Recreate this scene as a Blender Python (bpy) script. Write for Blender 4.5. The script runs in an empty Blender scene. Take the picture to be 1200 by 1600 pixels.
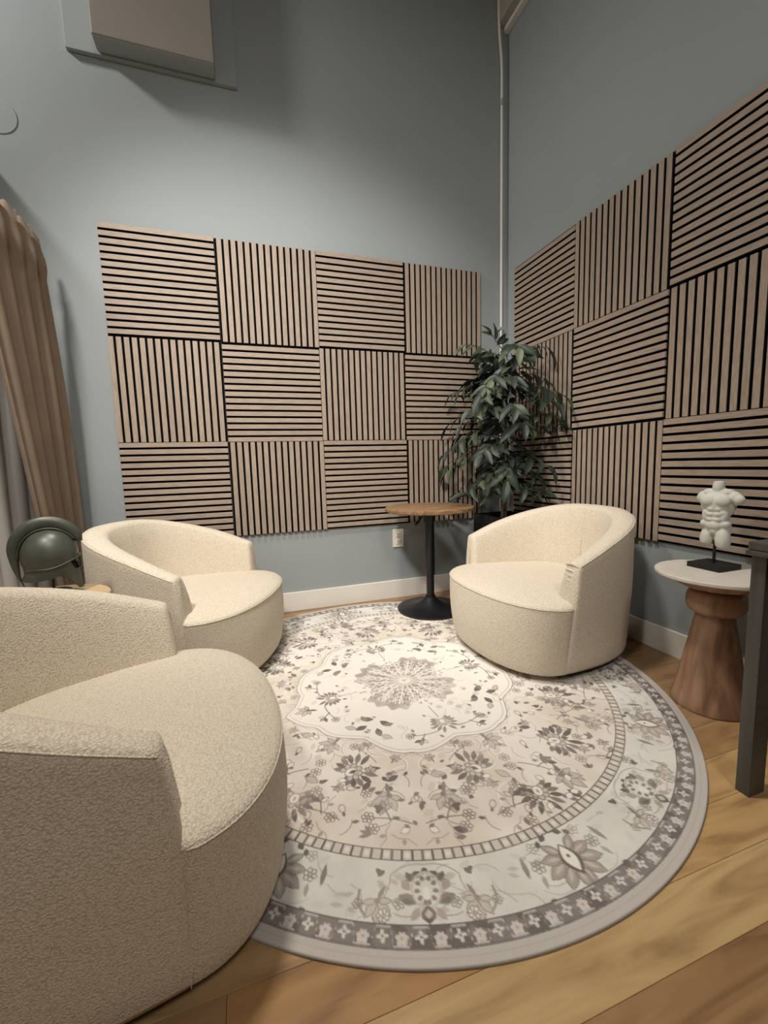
import bpy, bmesh, math, random
import numpy as np
from mathutils import Vector, Matrix

random.seed(7)
rng = np.random.default_rng(7)
PI = math.pi
SC = bpy.context.scene
COL = SC.collection

# ------------------------------------------------------------------ camera
cam_d = bpy.data.cameras.new('camera')
cam_d.sensor_fit = 'VERTICAL'
cam_d.sensor_height = 36.0
cam_d.lens = 36.0 * 654.423 / 1600.0
cam_d.clip_start = 0.02
cam = bpy.data.objects.new('camera', cam_d)
COL.objects.link(cam)
_yaw, _pitch, _roll = 0.3176, -0.1146, -0.0289
_f = Vector((math.sin(_yaw) * math.cos(_pitch), math.cos(_yaw) * math.cos(_pitch), math.sin(_pitch)))
_r = Vector((math.cos(_yaw), -math.sin(_yaw), 0))
_u = _r.cross(_f)
_r2 = _r * math.cos(_roll) + _u * math.sin(_roll)
_u2 = _u * math.cos(_roll) - _r * math.sin(_roll)
cam.matrix_world = Matrix(((_r2.x, _u2.x, -_f.x, -1.9566), (_r2.y, _u2.y, -_f.y, -2.8413),
                           (_r2.z, _u2.z, -_f.z, 0.9845), (0, 0, 0, 1)))
SC.camera = cam

# ------------------------------------------------------------------ world, lights, exposure
w = bpy.data.worlds.new('world')
w.use_nodes = True
w.node_tree.nodes['Background'].inputs[0].default_value = (0.9, 0.95, 1.0, 1)
w.node_tree.nodes['Background'].inputs[1].default_value = 0.02
SC.world = w
SC.view_settings.view_transform = 'Standard'
SC.view_settings.look = 'None'
SC.view_settings.gamma = 1.0
SC.view_settings.use_curve_mapping = False
SC.view_settings.exposure = 0.0


def aim(o, tgt):
    o.rotation_euler = (Vector(tgt) - o.location).to_track_quat('-Z', 'Y').to_euler()


def spot(name, loc, tgt, power, color, size, blend, radius):
    d = bpy.data.lights.new(name, 'SPOT')
    d.energy = power
    d.color = color
    d.spot_size = math.radians(size)
    d.spot_blend = blend
    d.shadow_soft_size = radius
    o = bpy.data.objects.new(name, d)
    COL.objects.link(o)
    o.location = loc
    aim(o, tgt)
    return o


# recessed downlight over the rug, a wall washer behind the viewer, and a lamp of the neighbouring bay over the partition
spot('ceiling_downlight', (-2.05, -1.40, 4.4), (-1.40, -1.08, 0.0), 385, (1.0, 0.94, 0.86), 64, 0.8, 0.22)
spot('wall_washer', (-2.95, -2.7, 3.6), (-1.45, 0.0, 1.05), 480, (1.0, 0.96, 0.90), 62, 0.75, 0.2)
spot('bay_spot', (-4.3, -0.72, 4.3), (-2.5, -0.1, 2.8), 250, (1.0, 0.97, 0.92), 90, 1.0, 0.15)
spot('rear_fill', (-1.7, -4.4, 3.8), (-1.3, -1.6, 0.7), 175, (1.0, 0.94, 0.88), 120, 0.8, 0.4)  # added fill from behind the viewer, not a lamp of the room

# ------------------------------------------------------------------ materials
MATS = {}


def new_mat(name):
    m = bpy.data.materials.new(name)
    m.use_nodes = True
    nt = m.node_tree
    b = nt.nodes['Principled BSDF']
    MATS[name] = m
    return m, nt, b


def srgb(r, g, b):
    def f(c):
        c /= 255.0
        return c / 12.92 if c <= 0.04045 else ((c + 0.055) / 1.055) ** 2.4
    return (f(r), f(g), f(b), 1.0)


def nd(nt, t, **kw):
    n = nt.nodes.new(t)
    for k, v in kw.items():
        if k in n.inputs:
            n.inputs[k].default_value = v
        else:
            setattr(n, k, v)
    return n


def ramp(nt, stops):
    n = nt.nodes.new('ShaderNodeValToRGB')
    e = n.color_ramp.elements
    while len(e) < len(stops):
        e.new(0.5)
    for el, (p, c) in zip(e, stops):
        el.position = p
        el.color = c
    return n


def coords(nt, scale=(1, 1, 1), kind='Object', rot=(0, 0, 0)):
    tc = nd(nt, 'ShaderNodeTexCoord')
    mp = nd(nt, 'ShaderNodeMapping')
    mp.inputs['Scale'].default_value = scale
    mp.inputs['Rotation'].default_value = rot
    nt.links.new(tc.outputs[kind], mp.inputs['Vector'])
    return mp.outputs['Vector']


def bump(nt, b, src, strength, dist):
    bn = nd(nt, 'ShaderNodeBump')
    bn.inputs['Strength'].default_value = strength
    bn.inputs['Distance'].default_value = dist
    nt.links.new(src, bn.inputs['Height'])
    nt.links.new(bn.outputs['Normal'], b.inputs['Normal'])


def simple_mat(name, c1, c2=None, rough=0.6, scale=8, detail=3, bump_s=0.0, bump_d=0.001, bump_scale=80, metallic=0.0, stretch=(1, 1, 1), spec=0.5):
    m, nt, b = new_mat(name)
    b.inputs['Roughness'].default_value = rough
    b.inputs['Metallic'].default_value = metallic
    b.inputs['Specular IOR Level'].default_value = spec
    v = coords(nt, stretch)
    n = nd(nt, 'ShaderNodeTexNoise')
    n.inputs['Scale'].default_value = scale
    n.inputs['Detail'].default_value = detail
    nt.links.new(v, n.inputs['Vector'])
    r = ramp(nt, [(0.3, c1), (0.7, c2 or c1)])
    nt.links.new(n.outputs['Fac'], r.inputs['Fac'])
    nt.links.new(r.outputs['Color'], b.inputs['Base Color'])
    if bump_s:
        n2 = nd(nt, 'ShaderNodeTexNoise')
        n2.inputs['Scale'].default_value = bump_scale
        n2.inputs['Detail'].default_value = 3
        nt.links.new(v, n2.inputs['Vector'])
        bump(nt, b, n2.outputs['Fac'], bump_s, bump_d)
    return m


simple_mat('wall_paint', srgb(150, 156, 157), srgb(154, 160, 160), 0.75, 1.2, 2, 0.25, 0.0006, 260, spec=0.3)
simple_mat('white_paint', srgb(222, 218, 208), srgb(228, 224, 214), 0.5, 3, 2, 0.1, 0.0005, 60)
simple_mat('unit_paint', srgb(136, 129, 119), srgb(142, 135, 125), 0.6, 3)
simple_mat('box_paint', srgb(168, 160, 148), srgb(174, 166, 154), 0.6, 3)
simple_mat('ceiling_paint', srgb(190, 188, 182), srgb(196, 194, 188), 0.8, 3)
simple_mat('felt', srgb(7, 7, 8), srgb(11, 11, 12), 0.95, 120, 2, 0.4, 0.001, 500, spec=0.1)
simple_mat('black_metal', srgb(16, 16, 18), srgb(24, 24, 27), 0.38, 5, 2, 0.08, 0.0004, 300)
simple_mat('black_plastic', srgb(14, 13, 13), srgb(20, 19, 19), 0.6, 5)
simple_mat('plaster', srgb(196, 194, 186), srgb(214, 212, 204), 0.75, 18, 3, 0.15, 0.0008, 150, spec=0.25)
simple_mat('stone_top', srgb(196, 189, 178), srgb(208, 202, 191), 0.55, 14, 4, 0.1, 0.0005, 120)
simple_mat('bronze', srgb(66, 70, 62), srgb(92, 95, 84), 0.40, 9, 4, 0.25, 0.0015, 40, metallic=0.35)
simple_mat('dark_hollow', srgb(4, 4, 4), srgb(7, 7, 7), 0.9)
simple_mat('outlet_plastic', srgb(226, 222, 210), srgb(230, 226, 214), 0.4, 5)
simple_mat('galvanised', srgb(170, 172, 170), srgb(186, 188, 186), 0.4, 12, 3, metallic=0.4)
simple_mat('soil', srgb(40, 32, 26), srgb(74, 60, 46), 0.95, 60, 4, 0.8, 0.006, 90)
simple_mat('bark', srgb(94, 84, 70), srgb(140, 126, 104), 0.85, 14, 5, 0.7, 0.003, 60, stretch=(6, 6, 1))
simple_mat('twig', srgb(52, 56, 40), srgb(74, 74, 52), 0.8, 20)
simple_mat('dark_table', srgb(62, 60, 55), srgb(80, 77, 71), 0.42, 3, 5, 0.15, 0.0008, 60, stretch=(14, 14, 1))
simple_mat('drape', srgb(132, 116, 100), srgb(146, 129, 112), 0.85, 4, 3, 0.3, 0.0008, 500, spec=0.2)
simple_mat('sheer', srgb(238, 235, 231), srgb(243, 240, 236), 0.85, 3, 2, 0.2, 0.0005, 600, spec=0.2)
simple_mat('slat_side', srgb(30, 25, 22), srgb(38, 32, 28), 0.8, 30)
simple_mat('dust_cover', srgb(10, 10, 10), srgb(14, 14, 14), 0.9)

# boucle: curly loops as fine relief
m, nt, b = new_mat('boucle')
b.inputs['Roughness'].default_value = 0.92
b.inputs['Specular IOR Level'].default_value = 0.25
b.inputs['Sheen Weight'].default_value = 0.15
b.inputs['Sheen Roughness'].default_value = 0.5
v = coords(nt)
n0 = nd(nt, 'ShaderNodeTexNoise')
n0.inputs['Scale'].default_value = 70
n0.inputs['Detail'].default_value = 2
nt.links.new(v, n0.inputs['Vector'])
wv = nd(nt, 'ShaderNodeVectorMath', operation='MULTIPLY_ADD')
wv.inputs[1].default_value = (0.008, 0.008, 0.008)
nt.links.new(n0.outputs['Color'], wv.inputs[0])
nt.links.new(v, wv.inputs[2])
vo = nd(nt, 'ShaderNodeTexVoronoi')
vo.inputs['Scale'].default_value = 230
nt.links.new(wv.outputs[0], vo.inputs['Vector'])
n1 = nd(nt, 'ShaderNodeTexNoise')
n1.inputs['Scale'].default_value = 380
n1.inputs['Detail'].default_value = 2
nt.links.new(v, n1.inputs['Vector'])
mx = nd(nt, 'ShaderNodeMath', operation='MULTIPLY_ADD')
mx.inputs[1].default_value = 0.55
nt.links.new(n1.outputs['Fac'], mx.inputs[0])
iv = nd(nt, 'ShaderNodeMath', operation='SUBTRACT')
iv.inputs[0].default_value = 0.75
nt.links.new(vo.outputs['Distance'], iv.inputs[1])
nt.links.new(iv.outputs[0], mx.inputs[2])
r = ramp(nt, [(0.25, srgb(196, 184, 164)), (0.8, srgb(224, 213, 194))])
nt.links.new(mx.outputs[0], r.inputs['Fac'])
nt.links.new(r.outputs['Color'], b.inputs['Base Color'])
bump(nt, b, mx.outputs[0], 0.55, 0.0032)


def wood_mat(name, stops, rough, grain_scale, stretch, use_obj_color=False, bump_s=0.2, rand=0.0, knots=False, swirl=1.5):
    """Grain along local X (stretch squeezes X)."""
    m, nt, b = new_mat(name)
    b.inputs['Roughness'].default_value = rough
    oi = nd(nt, 'ShaderNodeObjectInfo')
    tc = nd(nt, 'ShaderNodeTexCoord')
    off = nd(nt, 'ShaderNodeVectorMath', operation='ADD')
    ml = nd(nt, 'ShaderNodeMath', operation='MULTIPLY')
    ml.inputs[1].default_value = 37.0
    nt.links.new(oi.outputs['Random'], ml.inputs[0])
    nt.links.new(tc.outputs['Object'], off.inputs[0])
    nt.links.new(ml.outputs[0], off.inputs[1])
    mp = nd(nt, 'ShaderNodeMapping')
    mp.inputs['Scale'].default_value = stretch
    nt.links.new(off.outputs[0], mp.inputs['Vector'])
    n = nd(nt, 'ShaderNodeTexNoise')
    n.inputs['Scale'].default_value = grain_scale
    n.inputs['Detail'].default_value = 6
    n.inputs['Distortion'].default_value = swirl
    nt.links.new(mp.outputs['Vector'], n.inputs['Vector'])
    r = ramp(nt, stops)
    nt.links.new(n.outputs['Fac'], r.inputs['Fac'])
    col = r.outputs['Color']
    if use_obj_color:
        mul = nd(nt, 'ShaderNodeMix', data_type='RGBA', blend_type='MULTIPLY')
        mul.inputs['Factor'].default_value = 1.0
        nt.links.new(col, mul.inputs['A'])
        nt.links.new(oi.outputs['Color'], mul.inputs['B'])
        col = mul.outputs['Result']
    if rand:
        hs = nd(nt, 'ShaderNodeHueSaturation')
        mr = nd(nt, 'ShaderNodeMapRange')
        mr.inputs['To Min'].default_value = 1 - rand
        mr.inputs['To Max'].default_value = 1 + rand
        nt.links.new(oi.outputs['Random'], mr.inputs['Value'])
        nt.links.new(mr.outputs['Result'], hs.inputs['Value'])
        nt.links.new(col, hs.inputs['Color'])
        col = hs.outputs['Color']
    if knots:
        mp2 = nd(nt, 'ShaderNodeMapping')
        mp2.inputs['Scale'].default_value = (1.0, 2.6, 1.0)
        nt.links.new(off.outputs[0], mp2.inputs['Vector'])
        vo = nd(nt, 'ShaderNodeTexVoronoi')
        vo.inputs['Scale'].default_value = 2.3
        nt.links.new(mp2.outputs['Vector'], vo.inputs['Vector'])
        rk = ramp(nt, [(0.02, (1, 1, 1, 1)), (0.07, (0, 0, 0, 1))])
        nt.links.new(vo.outputs['Distance'], rk.inputs['Fac'])
        mk = nd(nt, 'ShaderNodeMix', data_type='RGBA')
        nt.links.new(rk.outputs['Color'], mk.inputs['Factor'])
        nt.links.new(col, mk.inputs['A'])
        mk.inputs['B'].default_value = srgb(70, 46, 26)
        col = mk.outputs['Result']
    nt.links.new(col, b.inputs['Base Color'])
    if bump_s:
        bump(nt, b, n.outputs['Fac'], bump_s, 0.0008)
    return m


wood_mat('slat_wood', [(0.3, srgb(142, 126, 112)), (0.55, srgb(161, 144, 128)), (0.75, srgb(171, 154, 138))], 0.6, 3.0, (6, 70, 70), bump_s=0.15, rand=0.05, swirl=0.4)
wood_mat('floor_wood', [(0.25, srgb(138, 112, 84)), (0.45, srgb(178, 150, 112)), (0.62, srgb(192, 165, 126)), (0.8, srgb(162, 133, 98))], 0.36, 2.6, (0.9, 6.0, 1.0), use_obj_color=True, bump_s=0.06, rand=0.04, knots=True, swirl=1.2)
wood_mat('walnut', [(0.3, srgb(114, 84, 66)), (0.5, srgb(150, 115, 92)), (0.7, srgb(172, 136, 110))], 0.45, 2.2, (9.0, 9.0, 1.0), bump_s=0.1, swirl=0.9)
wood_mat('table_wood', [(0.25, srgb(84, 62, 42)), (0.5, srgb(132, 102, 72)), (0.75, srgb(160, 128, 94))], 0.4, 3.0, (1.5, 12.0, 12.0), bump_s=0.1, swirl=1.5)
wood_mat('light_wood', [(0.3, srgb(176, 146, 108)), (0.7, srgb(206, 178, 138))], 0.45, 3.0, (1.5, 12.0, 12.0), bump_s=0.1)

# leaf: darker and lighter greens by object, pale midrib
m, nt, b = new_mat('leaf_green')
b.inputs['Roughness'].default_value = 0.55
oi = nd(nt, 'ShaderNodeObjectInfo')
r = ramp(nt, [(0.0, srgb(24, 33, 25)), (0.6, srgb(38, 50, 37)), (0.9, srgb(56, 68, 48)), (1.0, srgb(92, 102, 70))])
nt.links.new(oi.outputs['Random'], r.inputs['Fac'])
tc = nd(nt, 'ShaderNodeTexCoord')
n = nd(nt, 'ShaderNodeTexNoise')
n.inputs['Scale'].default_value = 30
nt.links.new(tc.outputs['Object'], n.inputs['Vector'])
hs = nd(nt, 'ShaderNodeHueSaturation')
mr = nd(nt, 'ShaderNodeMapRange')
mr.inputs['To Min'].default_value = 0.75
mr.inputs['To Max'].default_value = 1.25
nt.links.new(n.outputs['Fac'], mr.inputs['Value'])
nt.links.new(mr.outputs['Result'], hs.inputs['Value'])
nt.links.new(r.outputs['Color'], hs.inputs['Color'])
nt.links.new(hs.outputs['Color'], b.inputs['Base Color'])
bump(nt, b, n.outputs['Fac'], 0.2, 0.002)

# rug: printed pattern held as a colour attribute, plus pile relief
m, nt, b = new_mat('rug_pile')
b.inputs['Roughness'].default_value = 0.95
b.inputs['Specular IOR Level'].default_value = 0.1
at = nd(nt, 'ShaderNodeVertexColor', layer_name='print')
v = coords(nt)
n = nd(nt, 'ShaderNodeTexNoise')
n.inputs['Scale'].default_value = 420
n.inputs['Detail'].default_value = 2
nt.links.new(v, n.inputs['Vector'])
hs = nd(nt, 'ShaderNodeHueSaturation')
mr = nd(nt, 'ShaderNodeMapRange')
mr.inputs['To Min'].default_value = 0.88
mr.inputs['To Max'].default_value = 1.10
nt.links.new(n.outputs['Fac'], mr.inputs['Value'])
nt.links.new(mr.outputs['Result'], hs.inputs['Value'])
nt.links.new(at.outputs['Color'], hs.inputs['Color'])
nt.links.new(hs.outputs['Color'], b.inputs['Base Color'])
bump(nt, b, n.outputs['Fac'], 0.35, 0.002)


# ------------------------------------------------------------------ mesh helpers
def mesh_obj(name, verts, faces, mat, parent=None, smooth=False, loc=None, rot=None):
    me = bpy.data.meshes.new(name)
    me.from_pydata([tuple(v) for v in verts], [], faces)
    me.update()
    if smooth:
        me.polygons.foreach_set('use_smooth', [True] * len(me.polygons))
    me.materials.append(MATS[mat])
    return link(name, me, parent, loc, rot)


def link(name, me, parent=None, loc=None, rot=None):
    o = bpy.data.objects.new(name, me)
    COL.objects.link(o)
    if parent:
        o.parent = parent
    if loc is not None:
        o.location = loc
    if rot is not None:
        o.rotation_euler = rot
    return o


def bm_obj(name, bm, mat, parent=None, smooth=False, loc=None, rot=None):
    me = bpy.data.meshes.new(name)
    bmesh.ops.recalc_face_normals(bm, faces=bm.faces)
    bm.to_mesh(me)
    bm.free()
    if smooth:
        me.polygons.foreach_set('use_smooth', [True] * len(me.polygons))
    me.materials.append(MATS[mat])
    return link(name, me, parent, loc, rot)


def add_box(bm, x0, x1, y0, y1, z0, z1, bev=0.0, seg=2):
    r = bmesh.ops.create_cube(bm, size=1.0)
    vs = r['verts']
    for v in vs:
        v.co = Vector(((x0 + x1) / 2 + v.co.x * (x1 - x0), (y0 + y1) / 2 + v.co.y * (y1 - y0), (z0 + z1) / 2 + v.co.z * (z1 - z0)))
    if bev:
        es = list({e for v in vs for e in v.link_edges})
        bmesh.ops.bevel(bm, geom=es, offset=bev, segments=seg, affect='EDGES', profile=0.6)


def box_obj(name, x0, x1, y0, y1, z0, z1, mat, parent=None, bev=0.0, loc=None, rot=None, seg=2):
    bm = bmesh.new()
    add_box(bm, x0, x1, y0, y1, z0, z1, bev, seg)
    return bm_obj(name, bm, mat, parent, loc=loc, rot=rot)


def lathe(name, prof, mat, parent=None, n=64, smooth=True, loc=None, ell=1.0, sharp=None):
    vs, fs = [], []
    for (r, z) in prof:
        for k in range(n):
            a = 2 * PI * k / n
            vs.append((r * math.cos(a), r * math.sin(a) * ell, z))
    for i in range(len(prof) - 1):
        for k in range(n):
            k2 = (k + 1) % n
            fs.append((i * n + k, i * n + k2, (i + 1) * n + k2, (i + 1) * n + k))
    if prof[0][0] > 1e-6:
        fs.append(tuple(range(n - 1, -1, -1)))
    if prof[-1][0] > 1e-6:
        fs.append(tuple((len(prof) - 1) * n + k for k in range(n)))
    o = mesh_obj(name, vs, fs, mat, parent, smooth, loc)
    if smooth:
        try:
            o.data.set_sharp_from_angle(angle=math.radians(38))
        except Exception:
            pass
    return o


def tube(name, pts, radii, mat, parent=None, n=8, loc=None, caps=True, smooth=True):
    pts = [Vector(p) for p in pts]
    if not hasattr(radii, '__len__'):
        radii = [radii] * len(pts)
    vs, fs = [], []
    prev = None
    for i, p in enumerate(pts):
        t = (pts[min(i + 1, len(pts) - 1)] - pts[max(i - 1, 0)]).normalized()
        if prev is None:
            a = t.orthogonal().normalized()
        else:
            a = (prev - t * prev.dot(t)).normalized()
        prev = a
        bb = t.cross(a)
        for k in range(n):
            an = 2 * PI * k / n
            vs.append(p + (a * math.cos(an) + bb * math.sin(an)) * radii[i])
    for i in range(len(pts) - 1):
        for k in range(n):
            k2 = (k + 1) % n
            fs.append((i * n + k, i * n + k2, (i + 1) * n + k2, (i + 1) * n + k))
    if caps:
        fs.append(tuple(range(n - 1, -1, -1)))
        fs.append(tuple((len(pts) - 1) * n + k for k in range(n)))
    return mesh_obj(name, vs, fs, mat, parent, smooth, loc)


def empty(name, loc=(0, 0, 0), rz=0.0):
    o = bpy.data.objects.new(name, None)
    COL.objects.link(o)
    o.location = loc
    o.rotation_euler = (0, 0, rz)
    o.empty_display_size = 0.1
    return o


def tag(o, label, cat, group=None):
    o['label'] = label
    o['category'] = cat
    if group:
        o['group'] = group
    return o


def struct(o, label=None):
    o['kind'] = 'structure'
    if label:
        o['label'] = label
    return o


# ------------------------------------------------------------------ the room
X_PART, X_FAR, Y_FRONT, Z_CEIL = -3.12, -5.6, -5.2, 5.0
struct(box_obj('wall_back', X_FAR, 0.12, 0.0, 0.12, -0.05, Z_CEIL, 'wall_paint'), 'blue-grey painted back wall behind the slat panels')
struct(box_obj('wall_right', 0.0, 0.12, Y_FRONT, 0.0, -0.05, Z_CEIL, 'wall_paint'), 'blue-grey painted right wall')
struct(box_obj('wall_front', X_FAR, 0.12, Y_FRONT - 0.12, Y_FRONT, -0.05, Z_CEIL, 'wall_paint'), 'blue-grey painted wall behind the viewer')
struct(box_obj('wall_far_left', X_FAR - 0.12, X_FAR, Y_FRONT, 0.12, -0.05, Z_CEIL, 'wall_paint'), 'blue-grey painted wall of the neighbouring bay')
struct(box_obj('ceiling', X_FAR, 0.12, Y_FRONT, 0.12, Z_CEIL, Z_CEIL + 0.1, 'ceiling_paint'), 'off-white high ceiling')
struct(box_obj('wall_left', X_PART - 0.1, X_PART, -3.4, 0.0, 0.0, 2.62, 'white_paint'), 'white partition wall behind the curtains')  # unseen top edge, kept low to let the bay spot shine over

# floor with individual planks
floor = struct(box_obj('floor', X_FAR, 0.12, Y_FRONT, 0.12, -0.06, -0.012, 'dust_cover'), 'wide plank floor in mixed blond and brown wood')
PW = 0.127
y0 = -2.22 + PW * 18
tones_blond = [(1.0, 0.98, 0.90), (0.98, 0.95, 0.86), (1.02, 1.0, 0.95)]
tones_mid = [(0.86, 0.80, 0.72), (0.92, 0.84, 0.74), (0.80, 0.72, 0.64)]
tones_dark = [(0.62, 0.52, 0.46), (0.70, 0.60, 0.52), (0.58, 0.47, 0.41)]
special = {-1: tones_dark[1]}
plank_meshes = {}


def plank(x0, x1, ya, tone):
    L = x1 - x0 - 0.0008
    bm = bmesh.new()
    add_box(bm, -L / 2, L / 2, -PW / 2 + 0.0004, PW / 2 - 0.0004, -0.012, 0.0, 0.0007, 1)
    o = bm_obj('plank', bm, 'floor_wood', floor, loc=((x0 + x1) / 2, ya - PW / 2, 0))
    o.color = (*tone, 1)
    return o


k = 0
y = y0
while y > -3.75:
    x = X_PART + 0.0
    cut = []
    row = round((-2.22 - y) / PW)      # row 0 starts at y = -2.22
    if row == 0:
        cut = [(X_PART, -2.3, tones_mid[0]), (-2.3, 0.0, (1.0, 0.95, 0.80))]
    elif row == 1:
        cut = [(X_PART, -1.9, tones_mid[2]), (-1.9, -0.6, (0.60, 0.49, 0.40)), (-0.6, 0.0, tones_mid[0])]
    elif row == -1:
        cut = [(X_PART, -2.05, tones_dark[0]), (-2.05, -1.25, (0.74, 0.58, 0.42)), (-1.25, 0.0, (0.98, 0.88, 0.70))]
    elif row == -2:
        cut = [(X_PART, -1.5, tones_mid[1]), (-1.5, -0.35, (0.96, 0.86, 0.70)), (-0.35, 0.0, tones_mid[0])]
    elif row == -3:
        cut = [(X_PART, -1.2, tones_mid[1]), (-1.2, 0.0, (0.80, 0.68, 0.54))]
    else:
        xx = X_PART
        while xx < -0.001:
            L = random.uniform(0.7, 1.7)
            x2 = min(0.0, xx + L)
            if 0.0 - x2 < 0.35:
                x2 = 0.0
            pool = random.choice([tones_blond, tones_mid, tones_mid, tones_dark])
            if row <= -6 and x2 > -0.9:
                pool = tones_dark
            cut.append((xx, x2, random.choice(pool)))
            xx = x2
    for (a, b2, t) in cut:
        plank(a, b2, y, t)
    y -= PW

# baseboards
bb = struct(box_obj('baseboard_back', X_PART, 0.0, -0.014, 0.0, 0.0, 0.132, 'white_paint', bev=0.003), 'white baseboard along the back wall')
bb = struct(box_obj('baseboard_right', -0.014, 0.0, -5.2, -0.014, 0.0, 0.128, 'white_paint', bev=0.003), 'white baseboard along the right wall')
bb = struct(box_obj('baseboard_left', X_PART, X_PART + 0.014, -3.4, -0.014, 0.0, 0.13, 'white_paint', bev=0.003), 'white baseboard under the curtains')

# window behind the sheer
win = struct(empty('window_1', (X_PART, -1.25, 0.0)), 'white framed window behind the sheer curtain')
box_obj('window_frame', 0.0, 0.03, -0.62, -0.55, 0.42, 2.0, 'white_paint', win, 0.004)
box_obj('window_frame', 0.0, 0.03, 0.55, 0.62, 0.42, 2.0, 'white_paint', win, 0.004)
box_obj('window_frame', 0.0, 0.03, -0.62, 0.62, 1.93, 2.0, 'white_paint', win, 0.004)
box_obj('window_sill', 0.0, 0.07, -0.66, 0.66, 0.40, 0.44, 'white_paint', win, 0.006)
box_obj('pane', 0.002, 0.008, -0.55, 0.55, 0.44, 1.93, 'sheer', win)

# ceiling edge beam at the corner
beam = struct(empty('trim_1', (0, 0, 0)), 'cream boxed beam running along the top of the right wall')
box_obj('beam_box', -0.088, -0.001, Y_FRONT + 0.01, -0.001, 3.985, Z_CEIL - 0.002, 'box_paint', beam, 0.003)
box_obj('beam_lip', -0.040, -0.001, Y_FRONT + 0.01, -0.001, 3.955, 3.985, 'white_paint', beam, 0.002)

# wall box high on the back wall
wb = tag(empty('wall_cabinet', (-2.265, 0, 3.2)), 'cream boxy unit mounted high on back wall above the slat panels', 'wall unit')
box_obj('backplate', -0.435, 0.409, -0.026, -0.001, -0.016, 1.5, 'wall_paint', wb, 0.002)
box_obj('housing', -0.29, 0.295, -0.125, -0.027, 0.0, 1.2, 'unit_paint', wb, 0.006)
box_obj('underside_shade', -0.285, 0.29, -0.121, -0.0275, -0.004, -0.0003, 'wall_paint', wb)  # wall-grey sheet standing in for the shade on the box's bottom face
box_obj('cap', -0.27, 0.29, -0.12, -0.03, 1.201, 1.215, 'galvanised', wb, 0.002)

# painted-over round cover plate at the far left of the back wall
cp = lathe('cover_disc', [(0.0, 0.0), (0.082, 0.0), (0.082, 0.0015), (0.0805, 0.0025), (0.0, 0.0025)], 'wall_paint', None, 48, smooth=False, loc=(-3.035, -0.0003, 2.805))
cp.rotation_euler = (PI / 2, 0, 0)
tag(cp, 'faint round blank cover painted like the wall, above the drape', 'cover plate')

# conduit in the corner
cd = tag(empty('conduit', (-0.062, -0.016, 0)), 'thin white vertical conduit pipe in the corner behind the tree', 'pipe')
pts = [(0, 0, 0.135), (0, 0, 2.0), (0, 0, 3.70), (-0.004, 0, 3.78), (-0.020, 0, 3.93), (-0.026, 0, 4.05), (-0.026, 0, 4.98)]
tube('pipe', pts, 0.0095, 'white_paint', cd, 10)
for z in (1.92, 3.50):
    lathe('coupling', [(0.0125, z - 0.02), (0.0125, z + 0.02)], 'galvanised', cd, 12)
cl = box_obj('clip', -0.022, 0.014, -0.012, 0.014, 1.955, 1.975, 'galvanised', cd, 0.002)

# outlet
ot = tag(empty('wall_outlet', (-0.92, -0.0005, 0.443)), 'cream double power outlet on back wall beside the bistro table', 'outlet')
box_obj('cover_plate', -0.042, 0.042, -0.008, 0, -0.066, 0.066, 'outlet_plastic', ot, 0.003)
for s in (-1, 1):
    so = box_obj('socket', -0.018, 0.018, -0.0105, -0.007, s * 0.027 - 0.017, s * 0.027 + 0.017, 'outlet_plastic', ot, 0.003)
    box_obj('slot', -0.009, -0.006, -0.0109, -0.0100, s * 0.027 - 0.002, s * 0.027 + 0.009, 'dark_hollow', so)
    box_obj('slot', 0.006, 0.009, -0.0109, -0.0100, s * 0.027 - 0.002, s * 0.027 + 0.009, 'dark_hollow', so)
    box_obj('slot', -0.0025, 0.0025, -0.0109, -0.0100, s * 0.027 - 0.012, s * 0.027 - 0.006, 'dark_hollow', so)
box_obj('screw', -0.003, 0.003, -0.0092, -0.0075, -0.003, 0.003, 'galvanised', ot, 0.001)

# ------------------------------------------------------------------ slat panels
S = 0.6
PITCH, SW = 0.04, 0.0272


def make_slat_mesh(name, L):
    bm = bmesh.new()
    add_box(bm, -L / 2, L / 2, -0.021, -0.009, -SW / 2, SW / 2, 0.0010, 1)
    me = bpy.data.meshes.new(name)
    bmesh.ops.recalc_face_normals(bm, faces=bm.faces)
    bm.to_mesh(me)
    bm.free()
    me.materials.append(MATS['slat_wood'])
    me.materials.append(MATS['slat_side'])
    for p in me.polygons:                     # veneered face, dark core on the flanks
        if abs(p.normal.z) > 0.9 or p.center.y > -0.0095:
            p.material_index = 1
    return me


slat_me = make_slat_mesh('slat', S - 0.006)
bm = bmesh.new()
add_box(bm, -S / 2 + 0.001, S / 2 - 0.001, -0.009, -0.0005, 0.001, S - 0.001)
felt_me = bpy.data.meshes.new('felt_backing')
bm.to_mesh(felt_me)
bm.free()
felt_me.materials.append(MATS['felt'])


def panel(loc, rz, horizontal, flip, label, group):
    p = tag(empty('slat_panel', loc, rz), label, 'acoustic panel', group)
    link('felt_backing', felt_me, p)
    for i in range(15):
        c = SW / 2 + i * PITCH + (PITCH - SW if flip else 0.0)
        if horizontal:
            link('slat', slat_me, p, loc=(0, 0, S - c))
        else:
            link('slat', slat_me, p, loc=(-S / 2 + c, 0, S / 2), rot=(0, PI / 2, 0))
    return p


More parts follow.
